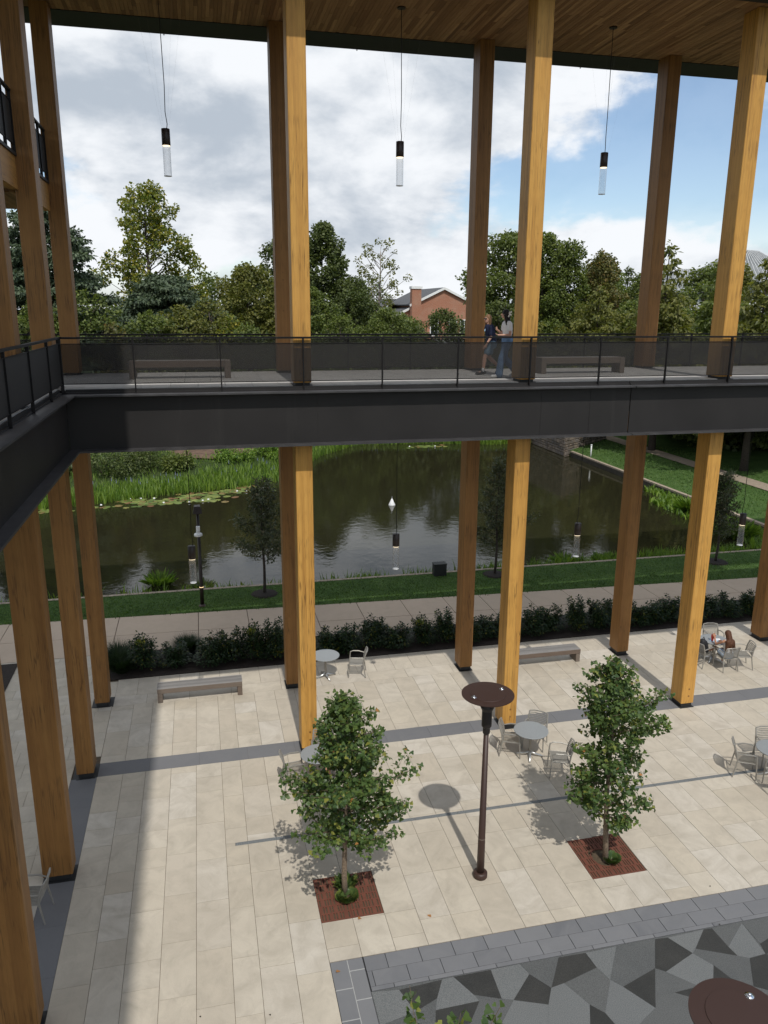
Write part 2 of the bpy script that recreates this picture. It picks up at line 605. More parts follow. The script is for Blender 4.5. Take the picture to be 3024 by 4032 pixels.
foliage('leaf_ginkgo', (0.034, 0.068, 0.024), (0.070, 0.122, 0.036), (0.125, 0.180, 0.050), (0.25, 0.25, 0.055), 0.28, 0.42, 0.06)
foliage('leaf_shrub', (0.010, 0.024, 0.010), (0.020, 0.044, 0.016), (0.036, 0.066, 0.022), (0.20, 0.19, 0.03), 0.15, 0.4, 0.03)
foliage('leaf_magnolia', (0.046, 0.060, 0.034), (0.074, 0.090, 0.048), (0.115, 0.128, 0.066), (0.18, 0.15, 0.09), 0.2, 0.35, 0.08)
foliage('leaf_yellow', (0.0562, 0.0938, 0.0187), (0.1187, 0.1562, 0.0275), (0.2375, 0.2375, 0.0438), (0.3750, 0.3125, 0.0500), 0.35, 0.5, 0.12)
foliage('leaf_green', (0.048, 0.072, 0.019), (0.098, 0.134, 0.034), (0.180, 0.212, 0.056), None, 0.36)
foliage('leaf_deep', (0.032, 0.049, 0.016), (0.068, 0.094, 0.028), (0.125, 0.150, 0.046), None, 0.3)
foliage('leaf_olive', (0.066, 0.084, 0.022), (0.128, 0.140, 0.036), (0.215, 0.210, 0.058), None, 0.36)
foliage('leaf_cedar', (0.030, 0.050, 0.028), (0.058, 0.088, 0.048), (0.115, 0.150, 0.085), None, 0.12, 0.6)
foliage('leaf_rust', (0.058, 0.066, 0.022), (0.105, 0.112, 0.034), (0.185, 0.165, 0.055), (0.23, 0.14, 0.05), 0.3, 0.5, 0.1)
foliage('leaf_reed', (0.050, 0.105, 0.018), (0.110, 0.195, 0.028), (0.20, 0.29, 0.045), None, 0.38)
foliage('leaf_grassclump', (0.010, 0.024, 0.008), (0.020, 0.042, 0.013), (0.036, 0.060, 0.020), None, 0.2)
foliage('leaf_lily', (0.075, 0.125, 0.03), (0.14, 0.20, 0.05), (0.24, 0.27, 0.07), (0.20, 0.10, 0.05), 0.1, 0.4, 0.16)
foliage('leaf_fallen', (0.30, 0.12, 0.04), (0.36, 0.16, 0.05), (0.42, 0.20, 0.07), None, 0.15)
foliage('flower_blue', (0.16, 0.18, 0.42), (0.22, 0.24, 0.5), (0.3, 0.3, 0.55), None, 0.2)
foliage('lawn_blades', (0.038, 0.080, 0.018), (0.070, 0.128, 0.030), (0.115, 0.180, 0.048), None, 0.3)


def brick_mat():
    m = Mat('brick_wall')
    b = m.node('ShaderNodeTexBrick')
    b.inputs['Color1'].default_value = (0.32, 0.115, 0.06, 1)
    b.inputs['Color2'].default_value = (0.40, 0.16, 0.09, 1)
    b.inputs['Mortar'].default_value = (0.36, 0.28, 0.22, 1)
    b.inputs['Scale'].default_value = 3.6
    b.inputs['Mortar Size'].default_value = 0.018
    g = m.node('ShaderNodeNewGeometry')
    s = m.node('ShaderNodeSeparateXYZ')
    m.l.new(g.outputs['Position'], s.inputs[0])
    c = m.node('ShaderNodeCombineXYZ')
    m.l.new(m.math('ADD', s.outputs[0], s.outputs[1]), c.inputs[0])
    m.l.new(s.outputs[2], c.inputs[1])
    m.l.new(c.outputs[0], b.inputs['Vector'])
    st = m.noise(m.coord('World'), 0.7, 4)
    m.set(m.mix(m.math('MULTIPLY', m.ramp(st, [(0.45, (0, 0, 0)), (0.8, (1, 1, 1))]), 0.4), b.outputs[0], (0.42, 0.30, 0.22)), 0.9)
    M['brick_wall'] = m.m


brick_mat()


# ------------------------------------------------------------------ mesh helpers
class MB:
    def __init__(s):
        s.v, s.f = [], []

    def add(s, vs, fs):
        o = len(s.v)
        s.v += [tuple(v) for v in vs]
        s.f += [tuple(i + o for i in f) for f in fs]
        return s

    def box(s, x0, x1, y0, y1, z0, z1):
        return s.add([(x0, y0, z0), (x1, y0, z0), (x1, y1, z0), (x0, y1, z0), (x0, y0, z1), (x1, y0, z1), (x1, y1, z1), (x0, y1, z1)],
                     [(3, 2, 1, 0), (4, 5, 6, 7), (0, 1, 5, 4), (1, 2, 6, 5), (2, 3, 7, 6), (3, 0, 4, 7)])

    def cbox(s, x0, x1, y0, y1, z0, z1, c):
        """box with chamfered vertical edges"""
        ring = [(x0 + c, y0), (x1 - c, y0), (x1, y0 + c), (x1, y1 - c), (x1 - c, y1), (x0 + c, y1), (x0, y1 - c), (x0, y0 + c)]
        vs = [(x, y, z0) for x, y in ring] + [(x, y, z1) for x, y in ring]
        return s.add(vs, [tuple(range(7, -1, -1)), tuple(range(8, 16))] + [(i, (i + 1) % 8, 8 + (i + 1) % 8, 8 + i) for i in range(8)])

    def prism(s, pts, z0, z1):
        n = len(pts)
        a = sum(pts[i][0] * pts[(i + 1) % n][1] - pts[(i + 1) % n][0] * pts[i][1] for i in range(n))
        if a < 0:
            pts = pts[::-1]
        vs = [(x, y, z0) for x, y in pts] + [(x, y, z1) for x, y in pts]
        return s.add(vs, [tuple(range(n - 1, -1, -1)), tuple(range(n, 2 * n))] + [(i, (i + 1) % n, n + (i + 1) % n, n + i) for i in range(n)])

    def path(s, pts, rad, n=6, flat=1.0):
        pts = [Vector(p) for p in pts]
        if isinstance(rad, (int, float)):
            rad = [rad] * len(pts)
        o = len(s.v)
        prev = None
        for i, p in enumerate(pts):
            d = (pts[min(i + 1, len(pts) - 1)] - pts[max(i - 1, 0)])
            d = d.normalized() if d.length > 1e-9 else Vector((0, 0, 1))
            if prev is None:
                a = d.orthogonal().normalized()
            else:
                a = prev - d * prev.dot(d)
                a = a.normalized() if a.length > 1e-6 else d.orthogonal().normalized()
            prev = a
            b = d.cross(a)
            for k in range(n):
                t = 2 * PI * k / n
                s.v.append(tuple(p + a * (math.cos(t) * rad[i]) + b * (math.sin(t) * rad[i] * flat)))
        for i in range(len(pts) - 1):
            for k in range(n):
                s.f.append((o + i * n + k, o + i * n + (k + 1) % n, o + (i + 1) * n + (k + 1) % n, o + (i + 1) * n + k))
        s.f.append(tuple(o + k for k in range(n - 1, -1, -1)))
        e = o + (len(pts) - 1) * n
        s.f.append(tuple(e + k for k in range(n)))
        return s

    def lathe(s, prof, n=24, c=(0, 0, 0)):
        o = len(s.v)
        for r, z in prof:
            for k in range(n):
                t = 2 * PI * k / n
                s.v.append((c[0] + r * math.cos(t), c[1] + r * math.sin(t), c[2] + z))
        for i in range(len(prof) - 1):
            for k in range(n):
                s.f.append((o + i * n + k, o + i * n + (k + 1) % n, o + (i + 1) * n + (k + 1) % n, o + (i + 1) * n + k))
        s.f.append(tuple(o + k for k in range(n - 1, -1, -1)))
        e = o + (len(prof) - 1) * n
        s.f.append(tuple(e + k for k in range(n)))
        return s

    def mesh(s, name, off=(0, 0, 0), smooth=False):
        me = D.meshes.new(name)
        if off != (0, 0, 0):
            v = np.array(s.v, float) - np.array(off)
            s.v = [tuple(x) for x in v]
        me.from_pydata(s.v, [], s.f)
        if smooth:
            me.polygons.foreach_set('use_smooth', [True] * len(me.polygons))
        me.update()
        return me

    def build(s, name, mat, parent=None, smooth=False, bevel=0):
        """vertices are in world metres; the object's origin goes to its parent's base"""
        off = tuple(parent['_base']) if parent is not None and '_base' in parent else (0, 0, 0)
        me = s.mesh(name, off, smooth)
        return link(name, me, mat, parent, bevel)


def link(name, me, mat, parent=None, bevel=0):
    if mat is not None and not me.materials:
        me.materials.append(M[mat] if isinstance(mat, str) else mat)
    o = D.objects.new(name, me)
    COL.objects.link(o)
    if parent is not None:
        o.parent = parent
        if '_base' in parent:
            o['_base'] = list(parent['_base'])
    if bevel:
        b = o.modifiers.new('edge', 'BEVEL')
        b.width = bevel
        b.segments = 1
        b.limit_method = 'ANGLE'
    return o


def thing(name, label, cat, loc=(0, 0, 0), rz=0.0, group=None, local=False):
    o = D.objects.new(name, None)
    o.empty_display_size = 0.1
    COL.objects.link(o)
    o.location = loc
    o.rotation_euler = (0, 0, rz)
    if not local:
        o['_base'] = list(loc)
    tag(o, label, cat, group)
    return o


def tag(o, label=None, cat=None, group=None, kind=None):
    if label:
        o['label'] = label
    if cat:
        o['category'] = cat
    if group:
        o['group'] = group
    if kind:
        o['kind'] = kind
    return o


KIDS = {}


def copy_tree(o, parent=None):
    c = o.copy()
    COL.objects.link(c)
    if parent is not None:
        c.parent = parent
    for ch in list(o.children):
        copy_tree(ch, c)
    return c


def place_copy(proto, first, loc, rz, label, scale=None):
    o = proto if first else copy_tree(proto)
    o.location = loc
    o.rotation_euler = (0, 0, rz)
    if scale is not None:
        o.scale = scale if isinstance(scale, tuple) else (scale,) * 3
    o['label'] = label
    return o


def np_mesh(name, verts, faces_n, k):
    """verts (n*k_v,3) with faces given as an (F,k) index array"""
    me = D.meshes.new(name)
    F = len(faces_n)
    me.vertices.add(len(verts))
    me.vertices.foreach_set('co', np.ascontiguousarray(verts, dtype=np.float32).ravel())
    me.loops.add(F * k)
    me.loops.foreach_set('vertex_index', np.ascontiguousarray(faces_n, dtype=np.int32).ravel())
    me.polygons.add(F)
    me.polygons.foreach_set('loop_start', np.arange(0, F * k, k, dtype=np.int32))
    me.polygons.foreach_set('loop_total', np.full(F, k, dtype=np.int32))
    me.update(calc_edges=True)
    me.validate()
    return me


LEAF_T = {  # template: (u along the leaf, v across, w lift), faces
    'kite': (np.array([(0, 0, 0), (0.5, 0.42, 0.10), (1.0, 0, -0.05), (0.5, -0.42, 0.10)]), np.array([(0, 1, 2), (0, 2, 3)])),
    'clump': (np.array([(0, 0, 0), (0.35, 0.5, 0.2), (0.8, 0.42, -0.08), (1.0, -0.1, 0.15), (0.5, -0.5, -0.1)]), np.array([(0, 1, 2), (0, 2, 3), (0, 3, 4)])),
    'fan': (np.array([(0, 0, 0), (0.8, 0.62, 0.10), (1.0, 0.25, 0.02), (0.88, 0.0, 0.06), (1.0, -0.25, 0.02), (0.8, -0.62, 0.10)]),
            np.array([(0, 2, 1), (0, 3, 2), (0, 4, 3), (0, 5, 4)])),
    'blade': (np.array([(0, 0.5, 0), (0, -0.5, 0), (0.55, 0.36, 0.06), (0.55, -0.36, 0.06), (1.0, 0.0, -0.06)]), np.array([(0, 1, 3), (0, 3, 2), (2, 3, 4)])),
    'needle': (np.array([(0, 0.5, 0), (0, -0.5, 0), (1.0, -0.15, -0.12), (1.0, 0.15, -0.12)]), np.array([(0, 1, 2), (0, 2, 3)])),
    'pad': (np.array([(0.12, 0, 0.002)] + [(math.cos(a), math.sin(a), 0.0) for a in np.linspace(0.22, 2 * PI - 0.22, 9)]),
            np.array([(0, i, i + 1) for i in range(1, 9)])),
}


def leaves(name, pos, along, normal, length, width, kind='kite'):
    """one small mesh piece per leaf; pos, along, normal (N,3); length, width (N,) or number"""
    T, Fc = LEAF_T[kind]
    N = len(pos)
    length = np.broadcast_to(np.asarray(length, float), (N,))
    width = np.broadcast_to(np.asarray(width, float), (N,))
    a = along / (np.linalg.norm(along, axis=1, keepdims=True) + 1e-9)
    b = np.cross(normal, a)
    b /= (np.linalg.norm(b, axis=1, keepdims=True) + 1e-9)
    c = np.cross(a, b)
    K = len(T)
    V = (pos[:, None, :] + a[:, None, :] * (T[None, :, 0:1] * length[:, None, None])
         + b[:, None, :] * (T[None, :, 1:2] * width[:, None, None])
         + c[:, None, :] * (T[None, :, 2:3] * length[:, None, None]))
    F = (np.arange(N)[:, None, None] * K + Fc[None]).reshape(-1, 3)
    return np_mesh(name, V.reshape(-1, 3), F, 3)


def rdir(n, g=None):
    g = g or rng
    v = g.normal(size=(n, 3))
    return v / (np.linalg.norm(v, axis=1, keepdims=True) + 1e-9)

# ================================================================== SETTING
def structure(name, mb, mat, smooth=False, kind='structure'):
    o = mb.build(name, mat, None, smooth)
    o['kind'] = kind
    return o


# ---- terrain with the pond basin
def far_shore(x):
    """y of the far waterline at a given x"""
    pts = [(-200, 33), (-40, 30.5), (-12, 30.0), (-5, 30.4), (-3.2, 31.0), (0.1, 32.3), (5.7, 33.9), (8.3, 35.2), (10, 38), (12.5, 44.2), (16.5, 49.0), (23.5, 48.3), (28.2, 46.9), (32.2, 47.0)]
    return float(np.interp(x, [p[0] for p in pts], [p[1] for p in pts]))


WATER_Z = -0.4


def bank_x(y):
    return 32.6


def ground_h(x, y):
    if y <= 13.12:
        return -0.25 if (y < 10.2) else -0.03
    fs = far_shore(x)
    if x < 32.62 and y < fs:
        return -1.3
    if x >= 32.62 and y < 60:
        h = 0.0 + 0.012 * max(0, x - 34)
        if x > 42:
            h += 0.05 * (x - 42)
        return min(h, 2.0)
    d = y - fs
    h = -0.42 + 0.10 * min(d, 6) + 0.055 * max(0, min(d - 6, 60))
    return min(h, 2.6)


xs = sorted(set([-2500, -900, -400, -200, -120, -80] + list(np.arange(-60, 60, 1.0)) + [32.60, 32.64] + [62, 66, 72, 80, 95, 120, 170, 260, 500, 1000, 2500]))
ys = sorted(set([-400, -150, -60, -30, 0, 9, 10.1, 10.25, 12, 13.1, 13.14] + list(np.arange(14, 66, 0.8)) + [70, 76, 84, 95, 110, 140, 190, 300, 600, 1200, 3000]))
gv = [(x, y, ground_h(x, y) + (0.08 * math.sin(x * 1.3) * math.cos(y * 0.9) if (y > 30 and x < 32) else 0)) for y in ys for x in xs]
nx = len(xs)
gf = [(j * nx + i, j * nx + i + 1, (j + 1) * nx + i + 1, (j + 1) * nx + i) for j in range(len(ys) - 1) for i in range(nx - 1)]
structure('ground', MB().add(gv, gf), 'ground', True)

pond = MB()
pond.add([(-200, 13.1, WATER_Z), (32.62, 13.1, WATER_Z), (32.62, 52, WATER_Z), (-200, 52, WATER_Z)], [(0, 1, 2, 3)])
structure('pond_water', pond, 'pond_water')

structure('pond_coping', MB().box(-40, 32.45, 12.98, 13.16, -1.0, 0.035).box(32.47, 32.72, 12.98, 40.0, -0.06, 0.05), 'coping')
plain('wet_wall', (0.045, 0.038, 0.030), 0.7, 0, 0.4, 5)
structure('pond_wall', MB().box(32.50, 32.70, 12.98, 40.0, -1.2, -0.061), 'wet_wall')


def path_far(x):
    return 10.70 - 0.040 * x


# near lawn strip and the right lawn
lw = MB()
cols = list(np.arange(-40, 46, 1.0))
for i in range(len(cols) - 1):
    a, b = cols[i], cols[i + 1]
    lw.add([(a, path_far(a) + 0.0, 0.0), (b, path_far(b) + 0.0, 0.0), (b, 12.98, 0.02), (a, 12.98, 0.02)], [(0, 1, 2, 3)])
structure('grass_strip', lw, 'lawn', True)
rl = MB()
ry = list(np.arange(12.9, 60, 1.5))
rx = [32.72, 34, 36, 38.02]
for i in range(len(ry) - 1):
    for j in range(3):
        f = lambda x, y: (x, y, 0.03 + 0.03 * math.sin(y * 0.7 + x) + 0.02 * (x - 32.7))
        rl.add([f(rx[j], ry[i]), f(rx[j + 1], ry[i]), f(rx[j + 1], ry[i + 1]), f(rx[j], ry[i + 1])], [(0, 1, 2, 3)])
structure('lawn', rl, 'lawn', True)
rl2 = MB()
rx = [39.32, 41, 43, 46]
for i in range(len(ry) - 1):
    for j in range(3):
        f = lambda x, y: (x, y, 0.15 + 0.04 * math.sin(y * 0.9 + x) + 0.06 * (x - 39.3))
        rl2.add([f(rx[j], ry[i]), f(rx[j + 1], ry[i]), f(rx[j + 1], ry[i + 1]), f(rx[j], ry[i + 1])], [(0, 1, 2, 3)])
structure('lawn_verge', rl2, 'lawn', True)
# gravel footpath on the far right bank
fp = MB()
for i in range(len(ry) - 1):
    a, b = ry[i], ry[i + 1]
    fp.add([(38.0, a, 0.165), (39.34, a, 0.19), (39.34, b, 0.19), (38.0, b, 0.165)], [(0, 1, 2, 3)])
plain('gravel', (0.27, 0.215, 0.16), 0.95, 0, 0.2, 9, 0.3)
structure('footpath', fp, 'gravel')

# ---- concrete path behind the hedge, cast in panels
cp = structure('concrete_path', MB().add([(-40, 7.40, -0.03), (46, 7.40, -0.03), (46, path_far(46), -0.03), (-40, path_far(-40), -0.03)], [(0, 1, 2, 3)]), 'joint_dark')
pxs = [-14.6, -11.0, -7.4, -3.75, 0.05, 2.9, 4.7, 7.2, 8.92, 10.68, 12.4, 13.9, 15.7, 17.45, 19.2, 20.9, 22.7, 24.5, 26.3, 28.0, 31, 34, 38]
pmid = lambda x: 8.95 - 0.032 * x
G_ = 0.012
for a, b in zip(pxs[:-1], pxs[1:]):
    for lo, hi in ((lambda x: 7.42, pmid), (pmid, path_far)):
        pts = [(a + G_, lo(a) + G_), (b - G_, lo(b) + G_), (b - G_, hi(b) - G_), (a + G_, hi(a) - G_)]
        MB().prism(pts, -0.10, 0.0).build('concrete_panel', 'concrete', cp)

# ---- planting bed
structure('planting_bed', MB().box(0.05, 46, 5.41, 7.40, -0.3, 0.02).box(-9, -2.75, 4.9, 7.25, -0.3, 0.03), 'mulch')

# ---- plaza: joint bed and one stone slab after another
plaza = structure('plaza_paving', MB().box(-14, 46, -26, 5.40, -0.30, -0.012).box(-14, 0.048, 5.401, 7.41, -0.30, -0.012), 'joint_dark')
JG = 0.0036
slabs = []   # (x0,x1,y0,y1)
px = [0.455, 1.065, 1.605, 2.215, 2.825, 3.44, 3.905, 4.505, 5.105, 5.695, 6.31, 6.92, 7.53, 8.145, 8.80, 9.41, 10.015, 10.635, 11.235, 11.85, 12.45, 13.05, 13.64]
while px[-1] < 24:
    px.append(px[-1] + 0.608)
GRATES = [(5.105, 6.30, -5.805, -4.623), (10.635, 11.82, -5.846, -4.648), (5.105, 6.30, -13.0, -11.8)]
DRAIN = (3.64, 30.0, -3.235, -3.135)


def column_cuts(y0, y1, g):
    """random 0.61 / 1.22 m slabs between y0 and y1"""
    ys_ = [y0]
    y = y0 + g.choice([0.3, 0.61, 0.61, 0.9, 1.22])
    while y < y1 - 0.25:
        ys_.append(y)
        y += g.choice([0.61, 1.22, 1.22, 1.22])
    ys_.append(y1)
    return ys_


def sub_rect(r, h):
    """r minus hole h, as rectangles"""
    x0, x1, y0, y1 = r
    hx0, hx1, hy0, hy1 = h
    if hx0 >= x1 - 0.02 or hx1 <= x0 + 0.02 or hy0 >= y1 - 1e-3 or hy1 <= y0 + 1e-3:
        return [r]
    out = []
    if y0 < hy0 - 0.02:
        out.append((x0, x1, y0, hy0))
    if y1 > hy1 + 0.02:
        out.append((x0, x1, hy1, y1))
    if x0 < hx0 - 0.03:
        out.append((x0, hx0, max(y0, hy0), min(y1, hy1)))
    if x1 > hx1 + 0.03:
        out.append((hx1, x1, max(y0, hy0), min(y1, hy1)))
    return out


gcol = random.Random(21)
for i in range(len(px) - 1):
    x0, x1 = px[i], px[i + 1]
    ybot = -6.74 if x0 > 5.0 else -13.0
    for seg in ((ybot, 0.085), (0.68, 3.68)):
        cuts = column_cuts(seg[0], seg[1], gcol)
        for a, b in zip(cuts[:-1], cuts[1:]):
            rs = [(x0, x1, a, b)]
            for h in GRATES + [DRAIN]:
                rs = [q for r in rs for q in sub_rect(r, h)]
            slabs += [r for r in rs if r[3] - r[2] > 0.03]
# long course by the back columns and the course along the hedge
x = 0.49
while x < 24:
    L = gcol.choice([0.92, 1.22, 1.22, 1.5])
    slabs.append((x, x + L, 3.68, 4.27))
    x += L
x = 0.49
while x < 24:
    slabs.append((x, x + 0.61, 4.27, 5.40))
    x += 0.61
# under the left wing: courses running the other way
y = -13.0
while y < 7.3:
    x = -9.0 + gcol.random() * 0.8
    lim = -0.145 if y <= 0.66 else (0.452 if y < 3.6 else (0.49 if y < 5.0 else 0.045))
    while x < lim - 0.01:
        L = gcol.choice([0.61, 0.92, 1.22])
        xe = x + L if x + L < lim - 0.2 else lim
        L = xe - x
        if xe - x > 0.1:
            slabs.append((x, xe, y, min(y + 0.61, 7.40)))
        x += L
    y += 0.61
UNIT = MB().box(-0.5, 0.5, -0.5, 0.5, -1, 0).mesh('slab')
UNIT.materials.append(M['limestone'])


def dist_cam(r):
    return ((r[0] + r[1]) / 2 - 3.4) ** 2 + ((r[2] + r[3]) / 2 + 18) ** 2


seen = [r for r in slabs if -0.2 < r[0] and r[2] > -9.2 and (r[0] + 0.3 - 3.4) < 0.72 * (r[3] + 18.03) - 0.0]
seen.sort(key=lambda r: dist_cam(r) / ((r[1] - r[0]) * (r[3] - r[2])))
single = seen[:300]
sset = set(single)
for r in single:
    o = D.objects.new('stone_slab', UNIT)
    COL.objects.link(o)
    o.parent = plaza
    o.location = ((r[0] + r[1]) / 2, (r[2] + r[3]) / 2, rnd.uniform(-0.0015, 0.0015))
    o.scale = (r[1] - r[0] - 2 * JG, r[3] - r[2] - 2 * JG, 0.05)
rest = MB()
for r in slabs:
    if r not in sset:
        rest.box(r[0] + JG, r[1] - JG, r[2] + JG, r[3] - JG, -0.05, rnd.uniform(-0.0015, 0.0015))
tag(rest.build('stone_slabs_beyond', 'limestone', plaza), kind='stuff')

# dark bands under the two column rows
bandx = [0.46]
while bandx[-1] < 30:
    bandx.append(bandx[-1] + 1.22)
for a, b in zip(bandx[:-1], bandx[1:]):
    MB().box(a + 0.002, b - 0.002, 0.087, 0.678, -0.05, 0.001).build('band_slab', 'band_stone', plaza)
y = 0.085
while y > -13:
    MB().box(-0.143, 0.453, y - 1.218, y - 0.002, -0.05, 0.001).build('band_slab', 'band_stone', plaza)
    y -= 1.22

# bluestone border and granite mosaic in the near right corner
bs = structure('mosaic_paving', MB().box(5.10, 24, -13.2, -6.742, -0.2, -0.010), 'joint_black')
JB = 0.009
x = 5.72 - 0.24 - 0.615
k = 0
while x < 22:
    for (ya, yb, sh) in ((-7.072, -6.752, 0.0), (-7.40, -7.076, 0.31), (-7.487, -7.404, 0.62)):
        a, b = max(5.70, x + sh), x + sh + 0.615
        if b - a > 0.08:
            MB().box(a + JB, b - JB * 0.3, ya + 0.002, yb - 0.002, -0.05, 0.0).build('bluestone_slab', 'bluestone', bs)
    x += 0.615
structure('mortar_bed', MB().box(5.112, 5.682, -13.2, -6.75, -0.05, -0.003), 'joint_light')
for (xa, xb, sh) in ((5.112, 5.405, 0.0), (5.42, 5.682, 0.35)):
    y = -6.75 + sh
    while y > -13:
        a, b = y - 0.60, min(y, -6.75)
        MB().box(xa, xb, a + 0.009, b - 0.003, -0.05, 0.0).build('bluestone_slab', 'bluestone', bs)
        y -= 0.61
MB().box(5.69, 24, -13.2, -7.493, -0.06, -0.006).build('granite_base', 'granite_mid', bs)
MOS = [('L',[(5.70,-7.50),(6.16,-7.56),(6.26,-7.86),(6.35,-8.02),(5.70,-8.16)]),('D',[(6.16,-7.56),(6.93,-7.52),(6.74,-7.86),(6.35,-8.02),(6.26,-7.86)]),('L',[(6.93,-7.52),(7.14,-7.51),(7.36,-7.93),(7.41,-8.07),(6.65,-8.08),(6.74,-7.86)]),('D',[(7.14,-7.51),(7.82,-7.51),(7.79,-8.11),(7.36,-7.93)]),('L',[(7.82,-7.51),(8.36,-7.5),(8.44,-7.74),(7.97,-8.18),(7.79,-8.11)]),('M',[(8.36,-7.5),(9.09,-7.52),(8.82,-7.91),(8.69,-8.09),(8.44,-7.74)]),('D',[(8.44,-7.74),(8.69,-8.09),(8.5,-8.39),(7.97,-8.18)]),('D',[(9.09,-7.52),(9.61,-7.53),(9.65,-7.87),(8.94,-8.05),(8.69,-8.09),(8.82,-7.91)]),('L',[(9.61,-7.53),(10.22,-7.52),(9.75,-8.16),(9.65,-7.87)]),('M',[(9.65,-7.87),(9.75,-8.16),(9.34,-8.74),(9.17,-8.54),(8.94,-8.05)]),('M',[(10.22,-7.52),(11.0,-7.52),(10.64,-8.11),(9.89,-8.34),(9.75,-8.16)]),('D',[(11.0,-7.52),(11.25,-7.54),(11.48,-7.96),(10.78,-8.22),(10.64,-8.11)]),('L',[(11.25,-7.54),(12.01,-7.51),(11.59,-7.88),(11.48,-7.96)]),('D',[(12.01,-7.51),(12.18,-7.52),(12.23,-8.19),(11.59,-7.88)]),('M',[(12.18,-7.52),(12.81,-7.53),(12.2,-7.97)]),('L',[(12.81,-7.53),(12.75,-8.26),(12.41,-8.28),(12.23,-8.19),(12.2,-7.97)]),('M',[(12.81,-7.53),(13.62,-7.52),(13.36,-7.85),(12.81,-8.04)]),('D',[(12.81,-8.04),(13.36,-7.85),(13.01,-8.28),(12.75,-8.26)]),('D',[(12.41,-8.28),(12.75,-8.26),(12.98,-8.45),(12.47,-9.07),(12.07,-8.82)]),('M',[(11.48,-7.96),(11.59,-7.88),(12.23,-8.19),(12.41,-8.28),(12.07,-8.82),(11.8,-8.59),(11.68,-8.28)]),('L',[(11.48,-7.96),(11.68,-8.28),(11.44,-8.61),(11.15,-8.61),(10.78,-8.22)]),('D',[(9.89,-8.34),(10.64,-8.11),(10.2,-8.84)]),('M',[(10.64,-8.11),(10.78,-8.22),(11.15,-8.61),(10.68,-8.64),(10.33,-8.62)]),('D',[(11.68,-8.28),(11.8,-8.59),(12.07,-8.82),(11.44,-8.61)]),('D',[(10.68,-8.64),(11.44,-8.61),(11.51,-8.86),(11.06,-8.89)]),('L',[(8.69,-8.09),(8.94,-8.05),(9.17,-8.54),(8.99,-8.91),(8.32,-8.76),(8.5,-8.39)]),('D',[(6.65,-8.08),(7.41,-8.07),(7.12,-8.44),(6.56,-8.36)]),('M',[(7.41,-8.07),(7.97,-8.18),(7.58,-8.59),(7.08,-8.48),(7.12,-8.44)]),('L',[(7.97,-8.18),(8.5,-8.39),(8.32,-8.76),(7.58,-8.59)]),('D',[(9.17,-8.54),(9.34,-8.74),(9.4,-9.0),(8.99,-8.91)]),('L',[(9.75,-8.16),(9.89,-8.34),(10.2,-8.84),(9.73,-9.08),(9.4,-9.0),(9.34,-8.74)]),('M',[(10.2,-8.84),(10.33,-8.62),(10.68,-8.64),(11.06,-8.89),(10.58,-9.27),(9.73,-9.08)]),
       ('D', [(5.70, -8.5), (6.3, -8.4), (6.2, -9.0), (5.70, -9.1)]), ('L', [(6.4, -8.6), (7.0, -8.55), (6.9, -9.1), (6.4, -9.2)]), ('D', [(7.3, -8.75), (8.2, -8.9), (7.7, -9.4)]),
       ('L', [(11.6, -8.95), (12.3, -9.1), (11.7, -9.6), (11.2, -9.3)]), ('D', [(13.1, -8.5), (13.9, -8.2), (13.8, -9.0)]), ('L', [(13.3, -7.9), (14.0, -7.55), (14.1, -8.1), (13.2, -8.4)])]
for i, (kd, pl) in enumerate(MOS):
    cx_, cy_ = sum(p[0] for p in pl) / len(pl), sum(p[1] for p in pl) / len(pl)
    pl = [(cx_ + (p[0] - cx_) * 0.996, cy_ + (p[1] - cy_) * 0.996) for p in pl]
    MB().prism(pl, -0.02, -0.0035 + 0.00012 * i).build('granite_tile', {'L': 'granite_light', 'M': 'granite_mid', 'D': 'granite_dark'}[kd], bs)

# ================================================================== TIMBER COLUMNS
S = 5.49


def column(x0, x1, y0, y1, z0, z1, label, group, pad=None, cap=True, foot=0.14, wood='glulam'):
    t = thing('timber_column', label, 'column', ((x0 + x1) / 2, (y0 + y1) / 2, z0), group=group)
    MB().cbox(x0, x1, y0, y1, z0 + foot, z1, 0.012).build('shaft', wood, t)
    MB().box(x0 + 0.035, x1 - 0.035, y0 + 0.04, y1 - 0.04, z0, z0 + foot + 0.004).build('steel_base', 'base_black', t)
    MB().box(x0 - 0.02, x1 + 0.02, y0 - 0.02, y1 + 0.02, z0, z0 + 0.012).build('base_plate', 'base_black', t)
    if cap:
        MB().box(x0 + 0.03, x1 - 0.03, y0 + 0.03, y1 - 0.03, z1, z1 + 0.05).build('cap_plate', 'base_black', t)
    if wood == 'glulam' and z0 < 1:
        for zq in (0.36, 0.58):
            MB().path([((x0 + x1) / 2 + .02, y0 - .004, z0 + zq), ((x0 + x1) / 2 + .02, y0 + .01, z0 + zq)], .028, 12).build('wood_plug', 'glulam_brown', t)
    if pad:
        MB().box(*pad, z0 - 0.02, z0 + 0.004).build('gravel_pad', 'base_black', t)
    return t


